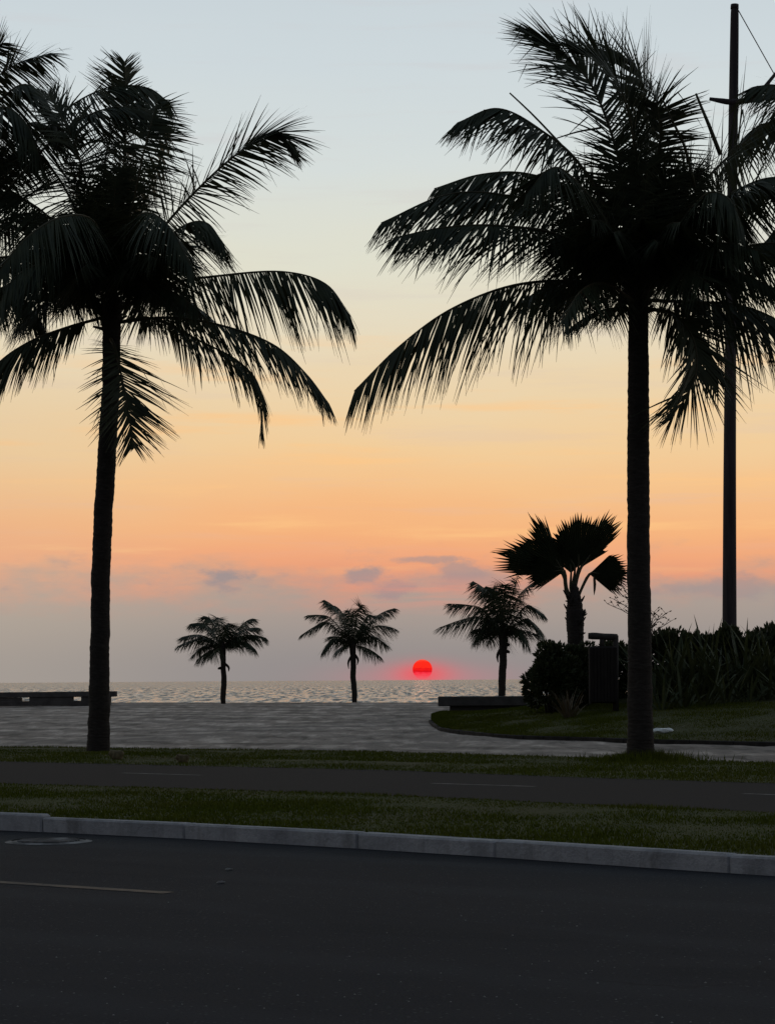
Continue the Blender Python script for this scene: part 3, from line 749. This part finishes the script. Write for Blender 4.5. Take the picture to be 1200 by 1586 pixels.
# --- three small palms by the shore
def small_palm(label, Y, base, trunk_px, w, c, tips, seed, Lm=0.60, extra=5, skirts=()):
    s = Y / F; rg = random.Random(seed)
    o = empty('palm_tree', at(base[0], base[1], Y)); tag(o, label, 'palm tree', 'small young palms at the shore')
    trunk(o, px(Y, (base[0], base[1] + 10), *trunk_px, (c[0], c[1] - 14)), [q * s for q in w] + [3 * s], ring=0.09, seed=seed, n=10)
    for (mx, my, tx, ty, dy) in tips:
        pts = px(Y, c, ((c[0] + mx) / 2, (c[1] + my) / 2 - 3, dy * .3), (mx, my, dy * .6), ((mx + tx) / 2, (my + ty) / 2 - 2, dy * .85), (tx, ty, dy))
        frond(o, pts, Lm * rg.uniform(0.85, 1.1), 66, rg.uniform(0.3, 0.5), rg.choice((0.2, 0.5, -0.3)), 0.031, 0.026, rng=rg, t0=0.06)
    cc = at(c[0], c[1], Y)
    filler(o, cc, extra, (1.0, 1.5), rg, (0, 360), (-5, 75), Lm * 0.9, 0.45, 46, 0.45, 0.027, rad=0.022)
    for (x0, y0, x1, y1) in skirts:
        mb = MB(); mb.tube(spline(px(Y, (x0, y0), ((x0 + x1) / 2 + (3 if x1 > x0 else -3), (y0 + y1) / 2), (x1, y1)), 6), [0.05, 0.06, 0.055, 0.045, 0.03, 0.015], 6); mb.build('dead_stub', M_BARK, o)
    return o
small_palm('smallest young palm with a thin trunk, nearest the long left bench', 87.0, (346, 1089), [(346, 1075), (347, 1055), (346, 1030), (345, 1005)], [7, 9, 9, 8, 11], (345, 1004),
    [(315, 988, 275, 1001, 0), (312, 984, 282, 987, .5), (320, 968, 296, 966, -.4), (328, 962, 316, 954, .3), (338, 965, 338, 956, .8), (352, 968, 356, 966, -.6), (375, 968, 392, 958, .2), (372, 978, 399, 972, -.3), (380, 984, 412, 988, .3), (378, 994, 396, 1006, -.7), (318, 1000, 298, 1016, .7)], 101,
    skirts=((345, 1034, 339, 1037), (349, 1028, 354, 1040)))
small_palm('young palm standing closest to the red sun, tattered fronds on both sides', 88.0, (549, 1090), [(549, 1075), (547, 1050), (547, 1020), (546, 1000)], [7, 9, 9, 9, 11], (546, 1000),
    [(505, 963, 466, 984, 0), (510, 956, 476, 953, .4), (522, 945, 502, 929, -.3), (530, 950, 518, 938, .5), (552, 955, 560, 936, -.4), (566, 958, 574, 952, .6), (583, 955, 611, 942, .2), (582, 970, 612, 974, -.3), (575, 985, 600, 1000, .7), (515, 990, 500, 1008, -.7), (545, 960, 538, 945, 1.0)], 102,
    skirts=((545, 1015, 540, 1036), (550, 1014, 553, 1030)))
small_palm('young palm rising behind the concrete slab bench, beside the shrubs', 70.0, (777, 1082), [(777, 1062), (778, 1040), (779, 1010), (779, 985)], [11, 12, 12, 12, 15], (779, 983),
    [(740, 955, 680, 972, 0), (745, 942, 694, 935, .4), (758, 920, 732, 900, -.3), (768, 918, 752, 908, .6), (781, 925, 783, 905, -.5), (795, 915, 806, 880, .2), (802, 925, 822, 905, .6), (815, 938, 842, 952, -.2), (815, 958, 838, 978, .3), (805, 975, 818, 1000, -.6), (750, 972, 735, 992, .7), (775, 940, 762, 915, 1.1)], 103, Lm=0.64, extra=6,
    skirts=((775, 1005, 771, 1026), (782, 998, 788, 1000), (782, 1008, 787, 1012)))

# ------------------------------------------------------------------ fan palm
YF = 56.0; s = YF / F
fp = empty('fan_palm', Vector((ray(890, 1060).x * YF, YF, 0.55)))
tag(fp, 'fan palm with wide pleated leaves blown to one side, rising above the rounded shrub', 'palm tree')
trunk(fp, [Vector((ray(891, 1060).x * YF, YF, 0.5))] + px(YF, (891, 1010), (890, 960), (889.5, 935), (889.5, 905)), [22 * s, 24 * s, 28 * s, 24 * s, 8 * s], ring=0.09, seed=23)
rg = random.Random(77)
for i in range(30):
    side = rg.choice((-1, 1)); a = rg.uniform(0, 6.28)
    y0 = rg.uniform(926, 985); c0 = at(890, y0, YF)
    d = Vector((math.cos(a), math.sin(a), rg.uniform(-0.1, 1.2))).normalized()
    mb = MB(); r1 = rg.uniform(0.30, 0.44)
    mb.tube(spline([c0 + d * 0.12, c0 + d * r1 * .7, c0 + d * r1 + Vector((0, 0, rg.uniform(0, 0.1)))], 5), [0.05, 0.045, 0.035, 0.025, 0.012], 5); mb.build('leaf_base', M_BARK, fp)
def fan(hub, axis_px, Rpx, half, Y, dy_tip, base, nseg=34, split=0.72, cup=0.25, seed=0):
    rg = random.Random(seed)
    H = at(hub[0], hub[1], Y)
    tip = at(hub[0] + axis_px[0], hub[1] + axis_px[1], Y + dy_tip)
    Aax = (tip - H).normalized(); Rw = Rpx * Y / F
    view = Vector((0, 1, 0)); side = Aax.cross(view).normalized(); nrm = side.cross(Aax).normalized()
    mb = MB()
    def pt(an, r, lift): 
        # cupped leaf: edges bend back
        return H + (Aax * math.cos(an) + side * math.sin(an)) * r + nrm * (cup * r * (an / half) ** 2 * 0.6 + lift)
    for i in range(nseg):
        a0 = -half + 2 * half * i / nseg; a1 = -half + 2 * half * (i + 1) / nseg; am = (a0 + a1) / 2
        RR = Rw * (1.0 - 0.20 * abs(am / half) ** 2) * rg.uniform(0.93, 1.04)
        pl_ = 0.030
        r0, rs = 0.03 * Rw, RR * split
        b = len(mb.v)
        mb.v.extend([pt(a0, r0, 0), pt(am, r0, 0), pt(a1, r0, 0), pt(a0, rs, -pl_), pt(am, rs, pl_), pt(a1, rs, -pl_)])
        dr = rg.uniform(-0.16, 0.02)
        tipv = pt(am + rg.uniform(-.015, .015), RR, 0) + Vector((0, 0, dr * Rw * 0.5))
        mb.v.append(tipv)
        mb.f.extend([(b, b + 1, b + 4, b + 3), (b + 1, b + 2, b + 5, b + 4), (b + 3, b + 4, b + 6), (b + 4, b + 5, b + 6)]); mb.sm.extend([False] * 4)
    o = mb.build('fan_leaf', M_FAN, fp)
    B = at(base[0], base[1], Y); mid = (B + H) / 2 + Vector((0, 0, -0.05)) + (H - B).cross(view).normalized() * 0.05
    pb = MB(); pb.tube(spline([B, mid, H, H + Aax * Rw * 0.25], 10), [0.05, 0.045, 0.042, 0.04, 0.036, 0.034, 0.03, 0.026, 0.02, 0.01], 6)
    pb.build('petiole', M_RACHIS, o)
fan((870, 889), (-108, -34), 118, R(19), YF, 0.1, (887, 932), nseg=15, split=0.76, seed=1)
fan((872, 888), (-49, -93), 108, R(11), YF, -0.2, (887, 930), nseg=9, split=0.8, seed=2)
fan((872, 888), (-74, -60), 96, R(30), YF, 0.25, (888, 930), nseg=22, split=0.78, seed=3)
fan((872, 886), (-52, -4), 66, R(38), YF, -0.3, (885, 940), nseg=26, split=0.8, seed=7)
fan((874, 884), (-40, -18), 70, R(50), YF, -0.15, (886, 930), nseg=26, split=0.85, seed=12)
fan((899, 881), (57, -87), 108, R(15), YF, 0.2, (890, 925), nseg=14, split=0.8, seed=5)
fan((895, 880), (2, -82), 88, R(36), YF, -0.3, (889, 925), nseg=24, split=0.82, seed=4)
fan((890, 880), (-26, -54), 68, R(40), YF, 0.1, (889, 925), nseg=24, split=0.8, seed=10)
fan((898, 880), (34, -60), 72, R(26), YF, 0.4, (890, 925), nseg=18, split=0.84, seed=6)
fan((884, 888), (-4, -70), 64, R(46), YF, 0.15, (888, 928), nseg=26, split=0.84, seed=14)
fan((912, 889), (58, -2), 66, R(42), YF, -0.15, (892, 935), nseg=28, split=0.8, seed=8)
fan((914, 888), (50, -18), 60, R(22), YF, 0.3, (892, 932), nseg=14, split=0.82, seed=9)
mb = MB(); mb.tube(spline(px(YF, (919, 890), (920.5, 905), (919.5, 922)), 5), [0.015, 0.035, 0.04, 0.03, 0.005], 5); mb.build('dead_leaf', M_DRY, fp)

# ------------------------------------------------------------------ grass island with its edging, right
ZI = 0.32
isl_px = [(668, 1119), (676, 1127), (690, 1133), (740, 1139.5), (800, 1144.5), (900, 1147.5), (1000, 1151), (1200, 1156), (1420, 1161)]
front = [Gp(x, y) for x, y in isl_px]
depth = [0.6, 4.4, 7.4, 10.2, 10.6, 9.5, 9.0, 8.8, 8.8]
bpx = [0, 1102, 1102, 1100.5, 1099, 1098.5, 1098.5, 1098.5, 1098.5]
back = []
for p, dd, by in zip(front, depth, bpx):
    q = Vector((p.x + 0.05 * dd, p.y + dd, 0)); u_, v_ = uv(q); a, b = e_v2(u_), e_cr(u_)
    zb = KH + (ZC - KH) * (v_ - a) / (b - a) + 0.02 * dd
    if by: zb = CAMZ - (by - 1051) / F * q.y - 0.17
    back.append(Vector((q.x, q.y, zb)))
mb = MB(); rows = []
FS = spline(front, 60); BS = spline(back, 60)
def ext(i):
    k = max(0.0, min(1.0, (i - 24) / 12)); k = k * k * (3 - 2 * k)
    return Vector((0.3, 3.0, 0.42 * k - 0.05 * (1 - k)))
for a, b_ in zip(FS, BS):
    row = []
    for j in range(13):
        t = j / 12; p = a + (b_ - a) * t
        p = p + Vector((0, 0, 0.07 + 0.10 * math.sin(t * math.pi * 0.5) + 0.03 * noise.noise(p * 0.9)))
        row.append(p)
    ex = ext(len(rows)); row.append(b_ + ex); row.append(b_ + ex + Vector((0.3, 6.0, 0.0)))
    rows.append(row)
mb.quad_strip(rows, True)
mb.quad_strip([[a + Vector((0, 0, 0.06)), Vector((a.x, a.y, 0.1))] for a in FS])
isl = tag(mb.build('grass_island', M_LAWN), kind='structure')
# edging stones
rg = random.Random(3)
FS2 = spline(front, 26)
for a, b_ in zip(FS2, FS2[1:]):
    ax = (b_ - a).normalized(); ax.z = 0; ax.normalize(); ay = Vector((-ax.y, ax.x, 0)); L = (b_ - a).length
    mb = MB(); mb.box((a + b_) / 2 - ay * 0.03 + Vector((0, 0, 0.0)), L / 2 - 0.004, 0.05, 0.085, ax, ay, bev=0.012, jit=0.006, rng=rg)
    mb.build('edging_stone', M_EDGE, isl)
def island_z(x, y):
    best = min(range(60), key=lambda i: (FS[i].x + (BS[i].x - FS[i].x) * .5 - x) ** 2 * 1.0 + (FS[i].y + (BS[i].y - FS[i].y) * .5 - y) ** 2 * 0.2)
    a, b_ = FS[best], BS[best]
    t = max(0.0, min(1.2, (y - a.y) / (b_.y - a.y)))
    return a.z + (b_.z - a.z) * t + 0.07 + 0.10 * math.sin(min(t, 1) * math.pi * 0.5)
def on_island(px_, Y): 
    x = ray(px_, 1100).x * Y; return Vector((x, Y, island_z(x, Y)))

def Gisl(px_, py_):
    d = ray(px_, py_); t = 40.0
    while t < 62 and CAMZ + d.z * t > island_z(d.x * t, t): t += 0.05
    return Vector((d.x * t, t, CAMZ + d.z * t))
# ------------------------------------------------------------------ grass blades
def blades(name, pts_fn, n, hmin, hmax, seed, mat=M_BLADE):
    rg = random.Random(seed); mb = MB(); V, Fc = mb.v, mb.f
    for i in range(n):
        p = pts_fn(rg)
        if p is None: continue
        cl = 0.55 + 0.9 * max(0, noise.noise(Vector((p.x * 0.9, p.y * 0.9, 3.1))) + 0.35)
        h = rg.uniform(hmin, hmax) * cl
        a = rg.uniform(0, 6.28); w = rg.uniform(0.006, 0.012)
        dx, dy = math.cos(a) * w, math.sin(a) * w; l = rg.uniform(0.1, 0.9) * h; b2 = rg.uniform(0, 6.28)
        k = len(V)
        V.extend([p + Vector((dx, dy, -0.01)), p - Vector((dx, dy, 0.01)), p + Vector((math.cos(b2) * l, math.sin(b2) * l, h))])
        Fc.append((k, k + 1, k + 2)); mb.sm.append(False)
    return tag(mb.build(name, mat), kind='stuff')
def strip_pts(fa, fb, za, zb, u0, u1):
    def fn(rg):
        u = rg.uniform(u0, u1); a, b_ = fa(u), fb(u); t = rg.random()
        p = P(u, a + (b_ - a) * t, za + (zb - za) * t)
        if abs((p.x / p.y) * F) > 640: return None
        return p
    return fn
uL, uR = uv(G(0, 1214, KH))[0] - 2, uv(G(1200, 1324, KH))[0] + 2
blades('grass', strip_pts(off(e_kerb, 0.16), off(e_p0, 0.05), KH - 0.01, KH, uL, uR), 80000, 0.015, 0.042, 1)
uL, uR = uv(G(0, 1157, KH))[0] - 2, uv(G(1200, 1213, KH))[0] + 2
blades('grass', strip_pts(off(e_p1, -0.05), off(e_v2, 0.08), KH, KH + 0.01, uL, uR), 70000, 0.02, 0.05, 2)
def isl_pts(rg):
    x = rg.random() * 58.9; i = int(x); f = x - i; t = rg.random() ** 1.1 * 1.3
    a = FS[i].lerp(FS[i + 1], f); b_ = BS[i].lerp(BS[i + 1], f); p = a + (b_ - a) * t if t < 1 else b_ + ext(i) * (t - 1)
    return p + Vector((0, 0, 0.07 + 0.10 * math.sin(min(1, t) * math.pi * 0.5)))
blades('grass', isl_pts, 90000, 0.02, 0.055, 3)
# taller tufts round the right palm's foot
def foot(rg):
    b0 = G(991, 1178, KH); a = rg.uniform(0, 6.28); r = 0.2 + abs(rg.gauss(0, 0.5)); return Vector((b0.x + math.cos(a) * r, b0.y + math.sin(a) * r, KH))
blades('grass', foot, 2600, 0.08, 0.2, 4)

# ------------------------------------------------------------------ concrete benches
bR = empty('bench', at(700, 1100, 60.0))
tag(bR, 'chunky concrete slab bench behind the grass island, below the young palm', 'bench')
YB = 60.0; s = YB / F
q = at(680, 1079, YB); q2 = at(860, 1075.5, YB)
ln = (q2 - q).length; ax = Vector((1, -0.10, 0)).normalized(); ay = Vector((0.10, 1, 0)).normalized()
th = 0.27
c0 = Vector((q.x + ln / 2, YB + 0.35, q.z - th / 2))
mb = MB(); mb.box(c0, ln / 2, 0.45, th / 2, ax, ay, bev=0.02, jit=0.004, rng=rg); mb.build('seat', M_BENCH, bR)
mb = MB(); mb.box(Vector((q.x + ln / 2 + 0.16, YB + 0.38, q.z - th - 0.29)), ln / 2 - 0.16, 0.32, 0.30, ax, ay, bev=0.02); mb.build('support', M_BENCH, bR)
YB = 87.0
bL = empty('bench', at(60, 1089, YB))
tag(bL, 'long low dark bench on blocks at the crest, behind the left tall palm', 'bench')
a = at(-120, 1073.5, YB); b_ = at(181, 1070.5, YB); th = 0.22
mb = MB(); c0 = (a + b_) / 2 - Vector((0, 0, th / 2)); axl = (b_ - a); L = axl.length; axl.normalize()
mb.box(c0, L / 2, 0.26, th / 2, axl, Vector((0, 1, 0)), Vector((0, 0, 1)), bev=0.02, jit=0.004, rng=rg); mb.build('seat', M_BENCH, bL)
for x0, x1 in ((-110, 34), (47, 114), (127, 172)):
    p0, p1 = at(x0, 1083, YB), at(x1, 1083, YB)
    top = a.z + (b_.z - a.z) * ((p0.x - a.x) / (b_.x - a.x)) - th + 0.005
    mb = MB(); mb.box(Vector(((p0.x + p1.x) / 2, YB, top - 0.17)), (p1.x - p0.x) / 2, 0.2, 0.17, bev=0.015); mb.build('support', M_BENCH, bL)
p0, p1 = at(-110, 1088, YB), at(172, 1088, YB)
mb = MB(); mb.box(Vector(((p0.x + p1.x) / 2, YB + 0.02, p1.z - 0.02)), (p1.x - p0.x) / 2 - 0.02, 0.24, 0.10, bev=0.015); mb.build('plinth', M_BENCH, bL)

# ------------------------------------------------------------------ litter bin hung on a post
YT = 52.0; s = YT / F
gb = on_island(953, YT)
bin_ = empty('litter_bin', gb)
tag(bin_, 'dark upright bin hung below a short log arm on a slim post', 'litter bin')
top = at(953, 981, YT)
mb = MB(); mb.tube([Vector((gb.x, YT, gb.z - 0.1)), Vector((gb.x + 0.01, YT, top.z - 0.05))], [0.075, 0.07], 10); mb.build('post', M_POST, bin_)
mb = MB(); mb.tube(spline(px(YT, (910.5, 985), (925, 985.3), (940, 986.5), (955.5, 987)), 8), [0.075, 0.085, 0.085, 0.08, 0.08, 0.085, 0.085, 0.08], 10); mb.build('arm', M_POST, bin_)
a = at(932.5, 1001, YT); b_ = at(933, 1089, YT); h = (a.z - b_.z)
mb = MB()
cc = (a + b_) / 2
mb.box(cc, 20.5 * s, 0.26, h / 2, bev=0.04); mb.build('body', M_TIMBER, bin_)
for i in range(8):
    mb = MB(); x = cc.x + (-18.0 + i * 5.15) * s
    mb.box(Vector((x, YT - 0.275, cc.z)), 2.35 * s, 0.014, h / 2 - 0.03, bev=0.006); mb.build('slat', M_TIMBER, bin_)
mb = MB(); mb.box(Vector((cc.x - 21.4 * s, YT - 0.24, cc.z - 0.02)), 0.016, 0.03, h / 2, bev=0.005); mb.build('side_rail', M_POST, bin_)
mb = MB(); mb.tube(px(YT, (932, 990), (931, 1002)), 0.06, 8); mb.build('hanger', M_POST, bin_)

# ------------------------------------------------------------------ wooden pole with arm and stay wire
YP = 58.0; s = YP / F
pb = at(1129, 1080, YP); pb.z = 0.55
pole = empty('utility_pole', pb)
tag(pole, 'tall tapering dark pole with a side arm, standing behind the hedge', 'pole')
C = spline([Vector((pb.x, YP, 0.4))] + px(YP, (1129, 975), (1129.5, 700), (1132, 400), (1136.5, 60), (1137, 8)), 30)
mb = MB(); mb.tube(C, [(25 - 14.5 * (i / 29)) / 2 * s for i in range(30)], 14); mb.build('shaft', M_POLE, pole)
mb = MB(); mb.tube(px(YP, (1136.8, 14), (1137, 7)), [6.4 * s, 6.2 * s], 14); mb.build('cap', M_POLE, pole)
mb = MB(); mb.tube(spline(px(YP, (1098, 153, -.3), (1115, 156, -.3), (1135, 158, -.3), (1168, 154, -.3), (1205, 148, -.3), (1250, 141, -.3)), 14), [0.045, .055, .065, .075, .08, .08, .08, .08, .08, .08, .08, .08, .075, .07], 8); mb.build('arm', M_POLE, pole)
mb = MB(); mb.tube(px(YP, (1166, 155, -.3), (1184, 134, -.3), (1202, 112, -.3)), [0.06, 0.05, 0.045], 8); mb.build('brace', M_POLE, pole)
anch = Vector((at(1142, 12, YP).x + 10.8, YP + 0.5, 0.5))
tp = at(1141, 13, YP)
mb = MB(); mb.tube([tp + (anch - tp) * t for t in (0, .25, .5, .75, 1)], 0.014, 6); mb.build('stay_wire', M_WIRE, pole)

# ------------------------------------------------------------------ shrubs
def leaf_blob(parent, c, rx, ry, rz, n, size, seed, mat=M_SHRUB, tuft=True):
    rg = random.Random(seed); mb = MB()
    lobes = []
    for i in range(60):
        v = Vector((rg.gauss(0, 1), rg.gauss(0, 1), rg.gauss(0, 1))).normalized(); 
        if v.z < -0.7: v.z = -v.z
        k = rg.uniform(0.55, 1.0)
        lobes.append((Vector((v.x * rx * k, v.y * ry * k, v.z * rz * k)), rg.uniform(0.16, 0.34) * min(rx, rz)))
    for i in range(n):
        lc, lr = rg.choice(lobes)
        v = Vector((rg.gauss(0, 1), rg.gauss(0, 1), rg.gauss(0, 1))).normalized() * lr * rg.uniform(0.4, 1.0) ** 0.5
        p = c + lc + v
        if p.z < c.z - rz * 0.98: p.z = c.z - rz * rg.uniform(0.5, 0.95)
        d = (v.normalized() + lc.normalized() * 0.5 + Vector((rg.gauss(0, .35), rg.gauss(0, .35), rg.gauss(0.35, .35)))).normalized()
        w = d.cross(Vector((rg.gauss(0, 1), rg.gauss(0, 1), rg.gauss(0, 1)))).normalized()
        L = size * rg.uniform(0.7, 1.3); k = len(mb.v)
        mb.v.extend([p, p + d * L * .55 + w * L * 0.2, p + d * L, p + d * L * .55 - w * L * 0.2]); mb.f.append((k, k + 1, k + 2, k + 3)); mb.sm.append(False)
    # stems
    sb = MB()
    for lc, lr in lobes[:14]:
        b0 = c + Vector((lc.x * 0.2, lc.y * 0.2, -rz)); sb.tube(spline([b0, c + lc * 0.4 + Vector((0, 0, -rz * .3)), c + lc], 6), [0.03, .026, .022, .018, .012, .008], 5)
    sb.build('stem', M_BARK, parent)
    return mb.build('foliage', mat, parent)
def shrub(label, pxc, Y, rx, ry, ztop_px, n, size, seed, group=None, mat=M_SHRUB):
    g = on_island(pxc, Y); zt = at(pxc, ztop_px, Y).z
    o = empty('shrub', g); tag(o, label, 'shrub', group)
    rz = (zt - g.z) / 2
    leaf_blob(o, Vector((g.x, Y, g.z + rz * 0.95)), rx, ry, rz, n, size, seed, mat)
    return o
shrub('rounded dense shrub with small leaves at the left end of the hedge', 853, 54.0, 0.66, 0.6, 1002, 11000, 0.13, 1)
shrub('leafy shrub under the fan palm, touching the bin', 896, 55.0, 0.68, 0.6, 1000, 9500, 0.13, 2)
shrub('shrub filling the gap between the bin and the right palm trunk', 955, 56.0, 0.80, 0.6, 988, 10000, 0.14, 3)
for i, (x, Y, r, yt) in enumerate(((1030, 54.5, 0.8, 978), (1085, 55.0, 0.8, 984), (1140, 54.5, 0.85, 979), (1195, 55.0, 0.85, 972), (1250, 54.5, 0.85, 978))):
    shrub('dark bushy shrub at the back of the strap leaved planting, right of the palm trunk', x, Y, r, 0.6, yt, 7500, 0.16, 10 + i, 'shrubs behind the strap leaved plants')
# dry reedy clump in front of the round shrub
def strap_plant(name, label, pxc, Y, nleaf, Lr, wid, seed, group=None, mat=M_STRAP, spread=0.7, ztop=None):
    rg = random.Random(seed); g = on_island(pxc, Y); o = empty(name, g); tag(o, label, 'plant', group)
    for i in range(nleaf):
        a = rg.uniform(0, 6.28); L = rg.uniform(*Lr); sp_ = rg.uniform(0.1, spread)
        d = Vector((math.cos(a) * sp_, math.sin(a) * sp_, 1)).normalized()
        q = g + Vector((math.cos(a), math.sin(a), 0)) * rg.uniform(0, 0.18) + Vector((0, 0, -0.03))
        sidev = Vector((-math.sin(a), math.cos(a), 0)); 
        tw = rg.uniform(-0.9, 0.9); sidev = (sidev * math.cos(tw) + Vector((math.cos(a), math.sin(a), 0)) * math.sin(tw))
        rows = []; ns = 7; bend = rg.uniform(0.02, 0.24)
        kink = rg.randint(3, 6) if rg.random() < 0.22 else -1
        for s_ in range(ns + 1):
            t = s_ / ns; w = wid * rg.uniform(0.95, 1.05) * (0.55 + 1.2 * t if t < 0.4 else 1.03 * (1 - ((t - 0.4) / 0.6) ** 1.8) + 0.03)
            n_ = sidev.cross(d).normalized()
            rows.append([q - sidev * w / 2, q + n_ * w * 0.12, q + sidev * w / 2])
            q = q + d * L / ns
            d = (d + Vector((math.cos(a), math.sin(a), -0.25)) * bend * (0.3 + t)).normalized()
            if s_ == kink: d = (d + Vector((math.cos(a) * 1.2, math.sin(a) * 1.2, -1.5))).normalized()
        mb = MB(); mb.quad_strip(rows); mb.build('leaf', mat, o)
    return o
strap_plant('reed_clump', 'brownish reedy clump in front of the rounded shrub', 880, 51.5, 34, (0.5, 1.05), 0.035, 5, None, M_DRY, 0.9)
rg = random.Random(19)
xs = [1012, 1030, 1046, 1062, 1078, 1096, 1112, 1132, 1150, 1166, 1180, 1196, 1214, 1232]
for i, x in enumerate(xs):
    strap_plant('strap_leaf_plant', 'upright strap leaved plant in the spiky row, right of the tall palm trunk', x, 52.6 + rg.uniform(-0.7, 1.3), 15, (1.3, 2.45) if i % 3 else (1.2, 2.1), 0.09, 200 + i, 'strap leaved plants in the spiky row')
for i, x in enumerate((1025, 1060, 1092, 1125, 1158, 1190, 1222)):
    strap_plant('strap_leaf_plant', 'lower arching strap leaved plant along the front of the spiky row', x, 51.2 + rg.uniform(-0.3, 0.4), 14, (0.7, 1.35), 0.075, 300 + i, 'lower strap leaved plants', spread=1.2)
# thin twiggy shrub behind the right trunk
g = on_island(988, 54.0); tw = empty('twiggy_shrub', g); tag(tw, 'sparse twiggy shrub with bare stalks showing on both sides of the right trunk', 'shrub')
mb = MB(); rg = random.Random(29); lb = MB()
for (x, y) in ((940, 935), (950, 928), (963, 902), (958, 918), (968, 915), (1012, 948), (1020, 955), (1030, 950), (1038, 962)):
    tip = at(x, y, 54.0 + rg.uniform(-.3, .3)); root = g + Vector((rg.uniform(-.15, .15), rg.uniform(-.15, .15), 0))
    C = spline([root, at(984 if x < 988 else 1000, 1010, tip.y), at(978 if x < 988 else 1008, y + 22, tip.y), tip], 12)
    mb.tube(C, [0.016 * (1 - .8 * i / 11) + 0.004 for i in range(12)], 5)
    for k in range(7, 12):
        for sd in (-1, 1):
            d = Vector((sd * rg.uniform(.3, .9), rg.uniform(-.6, .6), rg.uniform(.2, .8))).normalized() * rg.uniform(0.08, 0.2)
            mb.tube([C[k], C[k] + d], [0.006, 0.004], 4)
            k0 = len(lb.v); w = d.cross(Vector((0, 1, 0.3))).normalized() * 0.018
            lb.v.extend([C[k] + d * .8, C[k] + d * 1.1 + w, C[k] + d * 1.5, C[k] + d * 1.1 - w]); lb.f.append((k0, k0 + 1, k0 + 2, k0 + 3)); lb.sm.append(False)
mb.build('twigs', M_BARK, tw); lb.build('foliage', M_DRY, tw)

# ------------------------------------------------------------------ small things on the ground
# white plastic bag
rg = random.Random(4)
g = Gisl(1025, 1135)
mb = MB(); n1, n2 = 14, 10; rows = []
for i in range(n1 + 1):
    row = []
    for j in range(n2 + 1):
        th = 2 * math.pi * j / n2; t = i / n1; r = math.sin(math.pi * min(1, max(0.02, t))) ** 0.5
        r *= 0.8 + 0.5 * noise.noise(Vector((t * 4, math.cos(th) * 1.3, math.sin(th) * 1.3)))
        row.append(g + Vector(((t - 0.5) * 0.48, math.cos(th) * 0.12 * r, 0.05 + math.sin(th) * 0.075 * r)))
    rows.append(row)
mb.quad_strip(rows, False)
for sd in (0.05, -0.04):
    mb.tube(spline([g + Vector((-.22, sd, .07)), g + Vector((-.30, sd * 1.4, .10)), g + Vector((-.33, sd * .5, .05)), g + Vector((-.23, sd, .03))], 8), 0.012, 5)
bag = mb.build('plastic_bag', M_BAG, None, g); tag(bag, 'crumpled white plastic bag on the grass right of the palm trunk', 'bag')
# fallen husks on the verge
for (x, y, r, lab) in ((181, 1176, 0.10, 'brown fallen coconut husk on the verge right beside the left palm trunk'), (283, 1181, 0.085, 'paler fallen coconut husk farther right along the verge, split open')):
    g = G(x, y, KH + 0.01)
    mb = MB(); C = []; rr = []
    for i in range(11):
        t = i / 10; C.append(g + Vector(((t - .5) * r * 2.6, 0.02 * math.sin(t * 5), r * 0.75 + 0.02 * math.sin(t * 9)))); rr.append(max(0.008, r * math.sin(math.pi * (0.06 + 0.88 * t)) ** 0.6))
    mb.tube(C, rr, 12, jit=lambda i, k: 0.22 * noise.noise(Vector((k, i * 0.6, r * 40))))
    h_o = mb.build('coconut_husk', M_HUSK, None, g); tag(h_o, lab, 'coconut husk')
    mb = MB()
    for k in range(7):
        a = rg.uniform(0, 6.28); d = Vector((math.cos(a), math.sin(a) * .5, rg.uniform(0.1, 0.9))) * r * rg.uniform(1.0, 1.9)
        mb.tube([g + Vector((0, 0, r * .6)) + d * .5, g + Vector((0, 0, r * .6)) + d], [0.014, 0.004], 4)
    mb.build('fibre', M_DRY, h_o)
# grit on the road
mb = MB(); rg = random.Random(8)
def chip(p, r):
    k = len(mb.v); 
    for a in range(5): 
        th = a * 1.2566 + rg.uniform(-.3, .3); mb.v.append(p + Vector((math.cos(th) * r, math.sin(th) * r, 0.0)))
    mb.v.append(p + Vector((0, 0, r * 0.8)))
    for a in range(5): mb.f.append((k + a, k + (a + 1) % 5, k + 5)); mb.sm.append(False)
for i in range(80):
    x = rg.uniform(-20, 1220); y = 1586 - abs(rg.gauss(0, 70)) if rg.random() < .6 else rg.uniform(1370, 1590)
    chip(G(x, y, 0.001), rg.uniform(0.003, 0.008))
gr = mb.build('grit', M_CHIP); tag(gr, kind='stuff')
for (x, y, lab) in ((355, 1348, 'pale flat stone chip lying on the road, the farther of the two'), (342, 1368, 'pale flat stone chip lying on the road, the nearer of the two')):
    mb = MB(); p = G(x, y, 0.0); mb.box(p + Vector((0, 0, 0.009)), 0.03, 0.02, 0.008, Vector((.9, .43, 0)), Vector((-.43, .9, 0)), bev=0.012, jit=0.005, rng=rg)
    o = mb.build('stone_chip', M_CHIP, None, p); tag(o, lab, 'stone')

# ------------------------------------------------------------------ the sun itself
D = 25500.0
c0 = at(654, 1036.5, D); r = D * 15.2 / F
mb = MB(); nl, nm = 24, 48; rows = []
for i in range(nl + 1):
    ph = math.pi * (0.002 + 0.996 * i / nl)
    rows.append([c0 + Vector((math.sin(ph) * math.cos(t * 2 * math.pi / nm), math.sin(ph) * math.sin(t * 2 * math.pi / nm), math.cos(ph))) * r for t in range(nm + 1)])
mb.quad_strip(rows, True)
sun = mb.build('sun', M_SUN, None, c0); tag(sun, 'glowing red sun disc hanging just above the sea horizon', 'sun')
